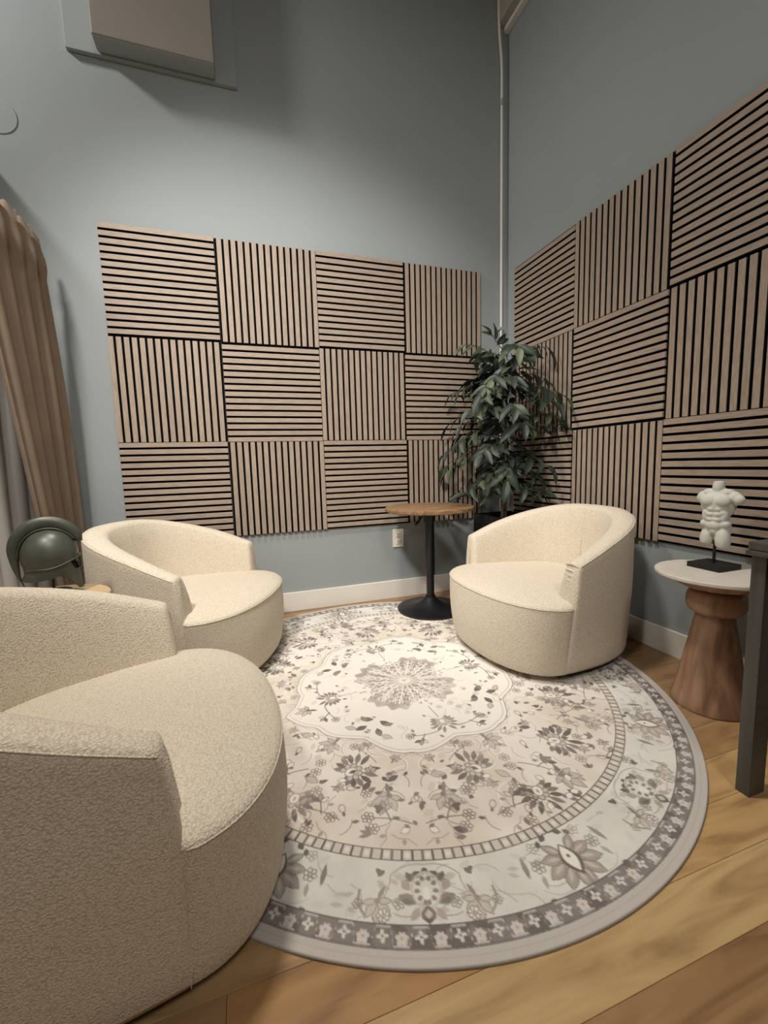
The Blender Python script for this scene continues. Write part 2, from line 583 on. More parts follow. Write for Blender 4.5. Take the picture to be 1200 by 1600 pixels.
ROW = ['top', 'middle', 'bottom']
NTH = ['first', 'second', 'third', 'fourth']
XB, ZB, YR, ZR = -0.2415, 0.5482, -0.1107, 0.5577
flipb = {(0, 0): 0, (1, 0): 1, (2, 0): 0, (3, 0): 1, (0, 1): 0, (1, 1): 1, (2, 1): 0, (3, 1): 1, (0, 2): 0, (1, 2): 1, (2, 2): 0, (3, 2): 1}
for j in range(3):
    for i in range(4):
        hz = (i + j) % 2 == 0
        dj = 0.0
        panel((XB - (4 - i) * S + S / 2, -0.0005, ZB + (2 - j) * S), 0, hz, flipb[(i, j)],
              '%s-slat wooden panel on back wall, %s row, %s from the curtain' % ('horizontal' if hz else 'vertical', ROW[j], NTH[i]),
              'slat panels on the back wall')
for j in range(3):
    for i in range(3):
        hz = (i + j) % 2 == 0
        panel((-0.0005, YR - i * S - S / 2, ZR + (2 - j) * S), -PI / 2, hz, (i + j) % 3 == 0,
              '%s-slat wooden panel on right wall, %s row, %s from the corner' % ('horizontal' if hz else 'vertical', ROW[j], NTH[i]),
              'slat panels on the right wall')

# ------------------------------------------------------------------ rug
RUG_C = (-1.33, -1.156)
RUG_R = 1.088
N = 1760
EXT = 1.10
PX = 2 * EXT / (N - 1)
ax_ = np.linspace(-EXT, EXT, N, dtype=np.float32)
CAN = np.zeros((N, N, 3), np.float32)          # [iy, ix]
GX, GY = np.meshgrid(ax_, ax_)
RR = np.hypot(GX, GY)
TH = np.arctan2(GY, GX)


def lin(r, g, b):
    return np.array(srgb(r, g, b)[:3], np.float32)


INK, INK2, MID, PALE, CREAM, BEIGE, EDGE = lin(116, 107, 102), lin(140, 131, 125), lin(170, 160, 152), lin(196, 188, 178), lin(232, 226, 216), lin(214, 202, 188), lin(190, 183, 176)


def vnoise(scale, seed, octs=3):
    r_ = np.random.default_rng(seed)
    out = np.zeros((N, N), np.float32)
    amp, tot = 1.0, 0.0
    for o_ in range(octs):
        n_ = int(scale * 2 ** o_) + 2
        g = r_.random((n_, n_)).astype(np.float32)
        t = np.linspace(0, n_ - 1.001, N)
        i0 = t.astype(int)
        f = (t - i0).astype(np.float32)
        f = f * f * (3 - 2 * f)
        a = g[i0][:, i0] * (1 - f)[None, :] + g[i0][:, i0 + 1] * f[None, :]
        b_ = g[i0 + 1][:, i0] * (1 - f)[None, :] + g[i0 + 1][:, i0 + 1] * f[None, :]
        out += amp * (a * (1 - f)[:, None] + b_ * f[:, None])
        tot += amp
        amp *= 0.55
    return out / tot


def blend(mask, c, sl=None):
    if sl is None:
        CAN[:] = CAN * (1 - mask[..., None]) + c * mask[..., None]
    else:
        CAN[sl] = CAN[sl] * (1 - mask[..., None]) + c * mask[..., None]


def sm(d, w=0.0016):
    return np.clip(0.5 - d / w, 0, 1)


def window(x0, x1, y0, y1):
    i0, i1 = max(0, int((x0 + EXT) / PX)), min(N, int((x1 + EXT) / PX) + 2)
    j0, j1 = max(0, int((y0 + EXT) / PX)), min(N, int((y1 + EXT) / PX) + 2)
    return (slice(j0, j1), slice(i0, i1))


class Fr:
    """local drawing frame: origin, x axis direction angle, mirror"""
    def __init__(s, ox, oy, ang, mir=1, k=1.0):
        s.o, s.a, s.m, s.k = (ox, oy), ang, mir, k

    def p(s, x, y):
        x *= s.m * s.k
        y *= s.k
        c, n_ = math.cos(s.a), math.sin(s.a)
        return (s.o[0] + x * c - y * n_, s.o[1] + x * n_ + y * c)


def leaf(fr, x, y, ang, L, W, fill=None, line=None, lw=0.003, a=1.0, k=1.0):
    p0 = fr.p(x, y)
    p1 = fr.p(x + L * math.cos(ang), y + L * math.sin(ang))
    dx, dy = p1[0] - p0[0], p1[1] - p0[1]
    LL = math.hypot(dx, dy) + 1e-9
    W = W * fr.k
    mrg = W + 0.006
    sl = window(min(p0[0], p1[0]) - mrg, max(p0[0], p1[0]) + mrg, min(p0[1], p1[1]) - mrg, max(p0[1], p1[1]) + mrg)
    X, Y = GX[sl] - p0[0], GY[sl] - p0[1]
    u = (X * dx + Y * dy) / LL / LL
    w_ = np.abs(-X * dy + Y * dx) / LL
    uc = np.clip(u, 0, 1)
    hw = W * np.sin(PI * uc ** k)
    d = np.where((u < 0) | (u > 1), np.hypot(w_, np.maximum(-u, u - 1) * LL) , w_ - hw)
    if fill is not None:
        blend(sm(d) * a, fill, sl)
    if line is not None:
        blend(sm(np.abs(d) - lw / 2) * a, line, sl)


def oval(fr, x, y, rx, ry, ang=0.0, fill=None, line=None, lw=0.003, a=1.0):
    c = fr.p(x, y)
    rx, ry = rx * fr.k, ry * fr.k
    m_ = max(rx, ry) + 0.006
    sl = window(c[0] - m_, c[0] + m_, c[1] - m_, c[1] + m_)
    t = fr.a + fr.m * ang
    X, Y = GX[sl] - c[0], GY[sl] - c[1]
    U, V = X * math.cos(t) + Y * math.sin(t), -X * math.sin(t) + Y * math.cos(t)
    d = (np.hypot(U / rx, V / ry) - 1) * min(rx, ry)
    if fill is not None:
        blend(sm(d) * a, fill, sl)
    if line is not None:
        blend(sm(np.abs(d) - lw / 2) * a, line, sl)


def stroke(fr, pts, lw, c, a=1.0):
    P_ = [fr.p(*p) for p in pts]
    for (xa, ya), (xb, yb) in zip(P_[:-1], P_[1:]):
        m_ = lw + 0.003
        sl = window(min(xa, xb) - m_, max(xa, xb) + m_, min(ya, yb) - m_, max(ya, yb) + m_)
        X, Y = GX[sl] - xa, GY[sl] - ya
        dx, dy = xb - xa, yb - ya
        t = np.clip((X * dx + Y * dy) / (dx * dx + dy * dy + 1e-12), 0, 1)
        d = np.hypot(X - t * dx, Y - t * dy) - lw / 2
        blend(sm(d) * a, c, sl)


def curve(fr, p0, p1, bend, lw, c, a=1.0, n=9):
    (x0, y0_), (x1, y1_) = p0, p1
    mx_, my_ = (x0 + x1) / 2 - (y1_ - y0_) * bend, (y0_ + y1_) / 2 + (x1 - x0) * bend
    pts = []
    for i in range(n):
        t = i / (n - 1)
        pts.append(((1 - t) ** 2 * x0 + 2 * t * (1 - t) * mx_ + t * t * x1, (1 - t) ** 2 * y0_ + 2 * t * (1 - t) * my_ + t * t * y1_))
    stroke(fr, pts, lw, c, a)


def rosette(fr, x, y, r_, n=6, line=INK2, fill=None, a=1.0):
    for i in range(n):
        t = 2 * PI * i / n
        oval(fr, x + r_ * 0.62 * math.cos(t), y + r_ * 0.62 * math.sin(t), r_ * 0.42, r_ * 0.36, t, fill, line, 0.0026, a)
    oval(fr, x, y, r_ * 0.26, r_ * 0.26, 0, PALE, line, 0.0022, a)


def sprig(fr, x, y, ang, L, c=INK, lw=0.0036, flower=True):
    ca, sa = math.cos(ang), math.sin(ang)

    def q(u, v_):
        return (x + u * ca - v_ * sa, y + u * sa + v_ * ca)
    curve(fr, q(0, 0), q(L, 0), 0.12, lw, c)
    curve(fr, q(L * 0.55, 0.01 * L), q(L * 0.75, L * 0.32), 0.1, lw, c)
    leaf(fr, *q(L * 0.75, L * 0.32), ang + 1.1, L * 0.30, L * 0.07, MID, c, 0.0026)
    leaf(fr, *q(L * 0.75, L * 0.32), ang + 0.2, L * 0.34, L * 0.08, c, None)
    leaf(fr, *q(L * 0.72, L * 0.30), ang + 2.0, L * 0.26, L * 0.07, None, c, 0.0026)
    if flower:
        rosette(fr, *q(L * 1.12, 0), L * 0.16, 6, c)


def palm_serr(fr, x, y, ang, k, c=INK, c2=MID, n=6):
    """half-fan palmette with serrated fat petals"""
    for i in range(n):
        for s in (-1, 1):
            t = ang + s * (0.25 + 2.3 * i / n)
            r0 = k * (0.42 - 0.03 * i)
            leaf(fr, x + r0 * math.cos(t), y + r0 * math.sin(t), t + s * 0.25, k * (0.62 - 0.05 * i), k * 0.10, c if i % 2 == 0 else INK2, None)
    for i in range(7):
        t = ang + (i - 3) * 0.75
        oval(fr, x + k * 0.26 * math.cos(t), y + k * 0.26 * math.sin(t), k * 0.14, k * 0.11, t, PALE, c, 0.0026)
    oval(fr, x, y, k * 0.22, k * 0.18, ang, CREAM, INK2, 0.0026)
    leaf(fr, x - 0.10 * k, y, ang, k * 0.22, k * 0.05, c2)


def tulip(fr, x, y, ang, k, c=INK2):
    for t, l, w_ in ((0.0, 1.0, 0.2), (0.7, 0.8, 0.17), (-0.7, 0.8, 0.17), (1.5, 0.6, 0.13), (-1.5, 0.6, 0.13)):
        leaf(fr, x, y, ang + t, k * l, k * w_, PALE, c, 0.0028)
    leaf(fr, x, y, ang + 2.6, k * 0.7, k * 0.1, c)
    oval(fr, x, y, k * 0.12, k * 0.12, 0, c)


# grounds
cloud = vnoise(9, 3, 4)
cloud2 = vnoise(26, 5, 3)
field_mix = np.clip((cloud - 0.40) * 4.2, 0, 1) * 0.8 + 0.2 * cloud2
CAN[:] = CREAM * (1 - field_mix[..., None]) + BEIGE * field_mix[..., None]
bord = np.clip((cloud2 - 0.3) * 1.6, 0, 1)[..., None]
CB = lin(222, 219, 212) * (1 - bord) + lin(206, 201, 194) * bord
mk = sm(0.868 - RR)[..., None]
CAN[:] = CAN * (1 - mk) + CB * mk

# pale veining over the field
ROT0 = math.radians(-108.0)
for i in range(70):
    t, r0 = rng.uniform(0, 2 * PI), rng.uniform(0.5, 0.80)
    f_ = Fr(r0 * math.cos(t), r0 * math.sin(t), rng.uniform(0, 2 * PI))
    curve(f_, (0, 0), (rng.uniform(0.05, 0.14), 0), rng.uniform(-0.6, 0.6), 0.006, CREAM, 0.75)
for i in range(90):
    t, r0 = rng.uniform(0, 2 * PI), rng.uniform(0.48, 0.80)
    f_ = Fr(r0 * math.cos(t), r0 * math.sin(t), rng.uniform(0, 2 * PI))
    oval(f_, 0, 0, rng.uniform(0.008, 0.02), rng.uniform(0.006, 0.012), 0, lin(200, 187, 171), None, a=0.55)

# field motifs, repeated with two mirror axes
for q4 in range(4):
    mir = 1 if q4 % 2 == 0 else -1
    base = ROT0 + (PI if q4 >= 2 else 0) + PI / 2

    def F(x, y, ang=0.0, k=1.0):
        fr0 = Fr(0, 0, base, mir)
        c = fr0.p(x, y)
        return Fr(c[0], c[1], base + mir * ang, mir, k)
    # quadrant x>0, y<0 (y = -r on axis A)
    for (x, y, ang, k) in ((0.20, -0.56, 2.6, 0.095), (0.50, -0.44, 0.2, 0.10), (0.60, -0.16, -0.3, 0.10), (0.36, -0.66, -1.4, 0.085)):
        palm_serr(F(x, y, ang), 0, 0, 0.0, k)
    for (x, y, ang, k) in ((0.08, -0.66, -1.2, 0.075), (0.27, -0.42, -0.6, 0.07), (0.46, -0.60, -0.8, 0.075), (0.66, -0.34, -0.2, 0.07), (0.70, -0.06, 0.3, 0.06)):
        tulip(F(x, y, ang), 0, 0, 0.0, k)
    for (x, y, ang, L) in ((0.02, -0.76, 0.2, 0.11), (0.12, -0.52, 0.8, 0.10), (0.34, -0.54, -0.4, 0.11), (0.56, -0.32, 0.6, 0.11), (0.58, -0.52, -0.2, 0.10), (0.73, -0.2, 1.2, 0.10), (0.22, -0.74, 0.4, 0.11)):
        sprig(F(x, y, ang), 0, 0, 0.0, L, INK2 if L < 0.105 else INK, 0.0032, True)
    for (x, y) in ((0.05, -0.58), (0.16, -0.64), (0.30, -0.60), (0.42, -0.52), (0.40, -0.36), (0.54, -0.24), (0.66, -0.24), (0.64, -0.43), (0.30, -0.78), (0.48, -0.69), (0.75, -0.33), (0.13, -0.79), (0.50, -0.06), (0.79, -0.1)):
        a0 = rng.uniform(0, 2 * PI)
        fr = F(x, y, a0)
        ty = rng.integers(0, 4)
        if ty == 0:
            rosette(fr, 0, 0, 0.022, 6, INK2)
        elif ty == 1:
            leaf(fr, 0, 0, 0, 0.045, 0.011, INK, None)
            leaf(fr, 0.004, 0.016, 0.4, 0.03, 0.008, INK2, None)
        elif ty == 2:
            leaf(fr, 0, 0, 0, 0.05, 0.013, PALE, INK2, 0.003)
            leaf(fr, -0.004, 0, 2.2, 0.03, 0.007, INK)
        else:
            for t in (-0.6, 0, 0.6):
                leaf(fr, 0, 0, t, 0.035, 0.006, INK2)
    rs4 = np.random.default_rng(77)
    placed = []
    for i in range(420):
        rr_, tt_ = math.sqrt(rs4.uniform(0.47 ** 2, 0.825 ** 2)), rs4.uniform(-PI / 2, 0)
        x, y, a0, ty = rr_ * math.cos(tt_), rr_ * math.sin(tt_), rs4.uniform(0, 2 * PI), rs4.integers(0, 9)
        if any((x - a_) ** 2 + (y - b_) ** 2 < 0.036 ** 2 for a_, b_ in placed):
            continue
        placed.append((x, y))
        fr = F(x, y, a0)
        if ty == 0:
            rosette(fr, 0, 0, 0.017, 6, INK2)
        elif ty == 1:
            curve(fr, (-0.028, 0), (0.028, 0), 0.35, 0.0024, INK2)
            leaf(fr, 0.02, 0.004, 0.8, 0.022, 0.006, INK)
        elif ty == 2:
            leaf(fr, 0, 0, 0, 0.030, 0.010, CREAM, INK2, 0.0024)
            leaf(fr, 0, 0, 1.1, 0.020, 0.006, INK2)
        elif ty == 3:
            curve(fr, (-0.03, 0), (0.03, 0.006), -0.4, 0.0055, CREAM, 0.9)
            curve(fr, (-0.03, 0.004), (0.03, 0.010), -0.4, 0.0020, INK2, 0.8)
        elif ty == 4:
            for t in (-0.7, 0, 0.7):
                leaf(fr, 0, 0, t, 0.026, 0.005, INK if t == 0 else INK2)
        elif ty == 5:
            oval(fr, 0, 0, 0.014, 0.009, 0, None, INK2, 0.0024)
            leaf(fr, 0.012, 0, 0, 0.018, 0.005, INK)
        elif ty == 6:
            stroke(fr, [(-0.035, -0.004), (-0.012, 0.004), (0.010, -0.002), (0.036, 0.010)], 0.0026, MID)
            leaf(fr, 0.0, 0.0, 1.2, 0.02, 0.006, MID)
        elif ty == 7:
            tulip(fr, 0, 0, 0, 0.030, INK2)
        else:
            leaf(fr, -0.012, 0, 0, 0.026, 0.008, INK)
            leaf(fr, -0.008, 0.010, 0.4, 0.018, 0.004, MID)
    for i in range(14):
        rr_, tt_ = rng.uniform(0.52, 0.80), rng.uniform(-PI / 2, 0)
        leaf(F(rr_ * math.cos(tt_), rr_ * math.sin(tt_), rng.uniform(0, 6)), 0, 0, 0, rng.uniform(0.018, 0.034), rng.uniform(0.005, 0.008), INK if i % 2 else INK2)

# medallion
BASEM = ROT0 + PI / 2
MX = GX * math.cos(-BASEM) - GY * math.sin(-BASEM)
MY = GX * math.sin(-BASEM) + GY * math.cos(-BASEM)
MT = np.arctan2(MY, MX)
lob = 0.455 + 0.022 * np.cos(8 * MT) + 0.012 * np.abs(np.sin(8 * MT))
MT2 = (MT - math.radians(28) + PI / 2) % PI - PI / 2
tip = np.maximum(0, 1 - np.abs(MT2) / 0.26)
lob = lob + 0.095 * tip
dM = RR - lob
mk = sm(dM) * 0.92
blend(mk, lin(232, 227, 217) , None)
blend(sm(np.abs(dM) - 0.0018), INK2)
blend(sm(np.abs(dM + 0.016) - 0.0012), MID)
zig = np.abs(((MT * 60 / (2 * PI)) % 1) - 0.5) * 0.022
blend(sm(np.abs(dM - 0.004 - zig) - 0.0012) * 0.8, MID)
# star in the middle with coral-like veins
st = 0.203 + 0.034 * np.cos(4 * (MT - PI / 8 * 3)) + 0.014 * np.cos(8 * MT) + 0.010 * np.cos(24 * MT)
dS = RR - st
sv = vnoise(44, 21, 2)
blend(sm(dS, 0.004) * (0.55 + 0.6 * np.clip((sv - 0.35) * 2.5, 0, 1)).clip(0, 1), MID)
blend(sm(np.abs(dS + 0.008) - 0.0014), PALE)
for i in range(16):
    t = 2 * PI * i / 16 + PI / 16
    fr = Fr(0, 0, BASEM + t)
    L = 0.225 if i % 4 == 1 else 0.185
    curve(fr, (0.045, 0), (L, rng.uniform(-0.012, 0.012)), rng.uniform(-0.12, 0.12), 0.0048, CREAM)
    for u in np.arange(0.072, L - 0.01, 0.031):
        for s in (-1, 1):
            uu = u + rng.uniform(-0.006, 0.006)
            hh = s * (0.008 + 0.11 * uu) * rng.uniform(0.7, 1.15)
            leaf(fr, uu + 0.010, hh * 0.75, s * rng.uniform(0.2, 0.9), 0.024, 0.0065, INK2, None, a=0.75)
            curve(fr, (uu, 0), (uu + 0.022, hh), rng.uniform(0.1, 0.5) * s, 0.0046, CREAM)
            curve(fr, (uu + 0.016, hh * 0.6), (uu + 0.030, hh * 0.45), -0.3 * s, 0.0036, CREAM)
oval(Fr(0, 0, 0), 0, 0, 0.045, 0.045, 0, BEIGE, PALE)
rosette(Fr(0, 0, 0.3), 0, 0, 0.03, 8, PALE, CREAM)
# small scatter inside the medallion
for i in range(150):
    rr_, tt_ = rng.uniform(0.25, 0.43), rng.uniform(0, 2 * PI)
    fr = Fr(rr_ * math.cos(tt_), rr_ * math.sin(tt_), rng.uniform(0, 6.28))
    ty = i % 5
    if ty == 0:
        curve(fr, (-0.02, 0), (0.02, 0), 0.4, 0.0024, PALE)
    elif ty == 1:
        leaf(fr, 0, 0, 0, 0.024, 0.007, None, MID, 0.0022)
    elif ty == 2:
        leaf(fr, 0, 0, 0, 0.020, 0.006, MID)
    elif ty == 3:
        rosette(fr, 0, 0, 0.012, 5, PALE)
    else:
        leaf(fr, 0, 0, 0, 0.022, 0.006, INK2)
# sprigs inside the medallion
for i in range(8):
    t = 2 * PI * i / 8 + PI / 8
    for s in (-1, 1):
        fr = Fr(0.335 * math.cos(BASEM + t), 0.335 * math.sin(BASEM + t), BASEM + t - PI / 2, s)
        if i % 2 == 0:
            if s == 1:
                palm_serr(fr, 0, 0.0, PI / 2, 0.068, INK2, PALE)
                stroke(fr, [(0, -0.11), (0, -0.03)], 0.0032, INK2)
            sprig(fr, 0.045, 0.045, -0.15, 0.095, INK, 0.0036)
        else:
            leaf(fr, 0.012, -0.02, 0.3, 0.055, 0.014, INK)
            leaf(fr, 0.020, 0.025, 0.9, 0.05, 0.013, INK)
            leaf(fr, 0.035, 0.0, -0.6, 0.04, 0.011, INK2)
            leaf(fr, 0.05, 0.055, 0.1, 0.045, 0.011, PALE, INK2)
for s in (math.radians(28), math.radians(208)):
    fr = Fr(0.47 * math.cos(BASEM + s), 0.47 * math.sin(BASEM + s), BASEM + s)
    tulip(fr, -0.02, 0, 0, 0.055, INK)

# guard band with little squares
blend(sm(np.abs(RR - 0.853) - 0.0145), lin(206, 198, 187))
nt_ = 208
ph = (TH - ROT0) * nt_ / (2 * PI)
fr_ = np.abs((ph % 1) - 0.5)
arc = 2 * PI * 0.853 / nt_
inband = sm(np.abs(RR - 0.853) - 0.0145)
blend(inband * sm((0.5 - fr_) * arc - 0.0030), INK)
alt = ((np.floor(ph) % 2) == 0).astype(np.float32)
blend(inband * sm(np.hypot(fr_ * arc, RR - 0.853) - 0.0075) * 0.7 * alt, CREAM)
blend(sm(np.abs(RR - 0.8385) - 0.0016), INK)
blend(sm(np.abs(RR - 0.8675) - 0.0016), INK)

# pale clouds and vines in the main border
for i in range(420):
    t, r0 = rng.uniform(0, 2 * PI), rng.uniform(0.885, 1.0)
    f_ = Fr(r0 * math.cos(t), r0 * math.sin(t), t + PI / 2 + rng.uniform(-0.9, 0.9))
    ty = i % 4
    if ty == 0:
        curve(f_, (-0.03, 0), (0.03, 0), rng.uniform(-0.5, 0.5), 0.0030, MID, 0.6)
    elif ty == 1:
        oval(f_, 0, 0, 0.016, 0.008, 0, lin(204, 199, 192), None, a=0.7)
    elif ty == 2:
        leaf(f_, 0, 0, 0, rng.uniform(0.02, 0.035), 0.006, MID, None, a=0.6)
    else:
        curve(f_, (-0.02, 0), (0.025, 0), rng.uniform(-0.5, 0.5), 0.0022, MID, 0.7)
# main border motifs: eight ovals and eight lilies
RB = 0.945
for i in range(16):
    t = ROT0 + 2 * PI * i / 16
    for s in (-1, 1):
        fr = Fr(RB * math.cos(t), RB * math.sin(t), t - PI / 2, s, 1.08 if i % 2 == 0 else 1.16)      # local +y = outwards
        if i % 2 == 0:
            # oval palmette, y towards centre is negative
            for (x, y, a_, L, W, c) in ((0.003, -0.055, 2.1, 0.018, 0.006, INK), (0.010, -0.046, 0.6, 0.026, 0.008, INK), (0.020, -0.036, 0.2, 0.03, 0.010, INK2),
                                        (0.030, -0.026, -1.0, 0.024, 0.006, INK), (0.034, -0.005, -0.9, 0.03, 0.010, MID), (0.020, 0.022, -0.4, 0.045, 0.012, INK2),
                                        (0.028, 0.020, -0.2, 0.030, 0.006, INK), (0.016, 0.030, 0.9, 0.032, 0.008, MID), (0.04, -0.030, -0.3, 0.03, 0.008, PALE)):
                leaf(fr, x, y, a_, L, W, c)
            for u in np.linspace(-1.2, 1.4, 5):
                oval(fr, 0.020 * math.cos(u), -0.006 + 0.026 * math.sin(u), 0.006, 0.005, u, INK2)
            if s == 1:
                oval(fr, 0, -0.006, 0.030, 0.038, 0, None, PALE, 0.004)
                oval(fr, 0, 0.002, 0.008, 0.014, 0, CREAM)
                leaf(fr, 0, 0.026, PI / 2, 0.036, 0.016, INK)
                leaf(fr, 0, 0.034, PI / 2, 0.018, 0.007, PALE)
            curve(fr, (0.0, -0.062), (0.075, -0.040), -0.25, 0.0030, MID)
            curve(fr, (0.075, -0.040), (0.10, 0.02), 0.15, 0.0030, MID)
            leaf(fr, 0.088, -0.052, 0.7, 0.022, 0.006, INK)
            leaf(fr, 0.094, -0.040, -0.9, 0.022, 0.006, INK)
            rosette(fr, 0.060, 0.022, 0.011, 5, INK2)
            curve(fr, (0.03, 0.045), (0.07, 0.04), 0.2, 0.003, MID)
            # tulip between the two palmettes
            tulip(fr, 0.105, 0.014, -0.35 + PI * 0.62, 0.052, INK2)
            rosette(fr, 0.092, 0.043, 0.013, 7, INK2, CREAM)
            curve(fr, (0.13, 0.04), (0.142, -0.01), 0.3, 0.005, INK2)
            rosette(fr, 0.146, 0.018, 0.010, 5, INK2)
        else:
            for (a_, L, W, r0) in ((1.35, 0.050, 0.011, 0.018), (0.75, 0.054, 0.013, 0.018), (0.2, 0.055, 0.013, 0.018), (-0.35, 0.050, 0.012, 0.016), (-0.95, 0.046, 0.010, 0.016)):
                leaf(fr, r0 * math.cos(a_), r0 * math.sin(a_), a_ + 0.12, L, W, MID, INK2, 0.003)
                leaf(fr, (r0 + 0.006) * math.cos(a_), (r0 + 0.006) * math.sin(a_), a_ + 0.12, L * 0.6, W * 0.35, PALE)
            if s == 1:
                leaf(fr, 0, -0.036, PI / 2, 0.075, 0.022, INK)
                leaf(fr, 0, -0.032, PI / 2, 0.062, 0.014, CREAM)
                oval(fr, 0, -0.006, 0.004, 0.004, 0, INK)
            leaf(fr, 0.012, -0.066, 0.5, 0.022, 0.007, INK)
            leaf(fr, 0.036, -0.060, 1.0, 0.020, 0.006, INK)
            rosette(fr, 0.076, -0.012, 0.014, 6, INK2)
            leaf(fr, 0.080, 0.004, 1.2, 0.03, 0.005, MID)
            rosette(fr, 0.058, -0.050, 0.012, 5, MID)
            leaf(fr, 0.096, -0.045, 1.3, 0.05, 0.006, INK2)
            leaf(fr, 0.09, 0.05, 0.5, 0.022, 0.006, INK)
            curve(fr, (0.045, 0.052), (0.10, 0.03), 0.3, 0.003, PALE)

# light guard, dark fretted border, plain edge
mk = sm(1.012 - RR)
blend(mk, lin(214, 209, 203))
br = (RR - 1.036) / 0.022                     # -1..1 across the border
nb = 80
ph = ((TH - ROT0) * nb / (2 * PI)) % 1.0
arcb = 2 * PI * 1.036 / nb
inb = sm(np.abs(RR - 1.036) - 0.0225)
wear = np.clip((vnoise(60, 8, 2) - 0.15) * 2.2, 0.85, 1)
blend(inb * wear, INK)
cx1 = (ph - 0.25) * arcb
cx2 = (ph - 0.75) * arcb
ry_ = RR - 1.036
# round flower
dd = np.hypot(cx1, ry_ - 0.004) - 0.0128 - 0.002 * np.cos(6 * np.arctan2(ry_, cx1))
blend(inb * sm(dd), lin(206, 198, 191))
blend(inb * sm(np.hypot(cx1, ry_ - 0.003) - 0.0032), MID)
# four-armed flower
an = np.arctan2(ry_, cx2)
dd = np.hypot(cx2, ry_) - 0.0098 - 0.004 * np.cos(4 * an + 0.6)
blend(inb * sm(dd), lin(212, 205, 198))
blend(inb * sm(np.hypot(cx2, ry_) - 0.0028), INK)
# meander in pale line
mz = 0.0185 * np.clip(3.0 * np.sin(2 * PI * ph), -1, 1)
blend(inb * sm(np.abs(ry_ - mz) - 0.0016), lin(204, 196, 188))
for r0 in (1.0135, 1.0585):
    blend(sm(np.abs(RR - r0) - 0.0018), INK)
mk = sm(1.0605 - RR)
blend(mk, EDGE)
blend(sm(np.abs(RR - 1.074) - 0.0012) * 0.5, lin(170, 163, 156))
# faded wear
fade = np.clip((vnoise(14, 12, 4) - 0.45) * 2.0, 0, 1) * 0.33
fade *= (RR < 1.0)
CAN[:] = CAN * (1 - fade[..., None]) + lin(224, 215, 202) * fade[..., None]

NR, NT = 380, 1800
rs = np.linspace(0.0012, RUG_R, NR)
ts = np.linspace(0, 2 * PI, NT, endpoint=False)
RX = rs[:, None] * np.cos(ts)[None, :]
RY = rs[:, None] * np.sin(ts)[None, :]
fx = (RX + EXT) / PX
fy = (RY + EXT) / PX
ix, iy = fx.astype(int), fy.astype(int)
ix = np.clip(ix, 0, N - 2)
iy = np.clip(iy, 0, N - 2)
ux, uy = (fx - ix)[..., None], (fy - iy)[..., None]
PC = CAN[iy, ix] * (1 - ux) * (1 - uy) + CAN[iy, ix + 1] * ux * (1 - uy) + CAN[iy + 1, ix] * (1 - ux) * uy + CAN[iy + 1, ix + 1] * ux * uy
RUG_T = 0.008
Z = np.full_like(RX, RUG_T)
edge_r = [(RUG_R + 0.002, RUG_T - 0.0015), (RUG_R + 0.003, RUG_T - 0.004), (RUG_R + 0.002, 0.0006)]
vx = np.concatenate([RX] + [np.array([[r_ * math.cos(t) for t in ts]]) for r_, z_ in edge_r])
vy = np.concatenate([RY] + [np.array([[r_ * math.sin(t) for t in ts]]) for r_, z_ in edge_r])
vz = np.concatenate([Z] + [np.full((1, NT), z_) for r_, z_ in edge_r])
PC = np.concatenate([PC] + [np.broadcast_to(EDGE, (1, NT, 3)) * 0.8 for _ in edge_r])
nrow = vx.shape[0]
verts = np.stack([vx, vy, vz], -1).reshape(-1, 3).astype(np.float32)
ii = np.arange(nrow - 1)[:, None] * NT
jj = np.arange(NT)[None, :]
j2 = (jj + 1) % NT
quads = np.stack([ii + jj, ii + NT + jj, ii + NT + j2, ii + j2], -1).reshape(-1, 4).astype(np.int32)
me = bpy.data.meshes.new('round_rug')
me.vertices.add(len(verts))
me.vertices.foreach_set('co', verts.ravel())
me.loops.add(quads.size)
me.loops.foreach_set('vertex_index', quads.ravel())
me.polygons.add(len(quads))
me.polygons.foreach_set('loop_start', np.arange(0, quads.size, 4, dtype=np.int32))
me.update(calc_edges=True)
ca = me.color_attributes.new('print', 'FLOAT_COLOR', 'POINT')
ca.data.foreach_set('color', np.concatenate([PC.reshape(-1, 3), np.ones((len(verts), 1))], 1).astype(np.float32).ravel())
me.materials.append(MATS['rug_pile'])
rug = link('round_rug', me, loc=(RUG_C[0], RUG_C[1], 0.0004))
tag(rug, 'large round cream and taupe rug with faded floral medallion print', 'rug')
del CAN, GX, GY, RR, TH


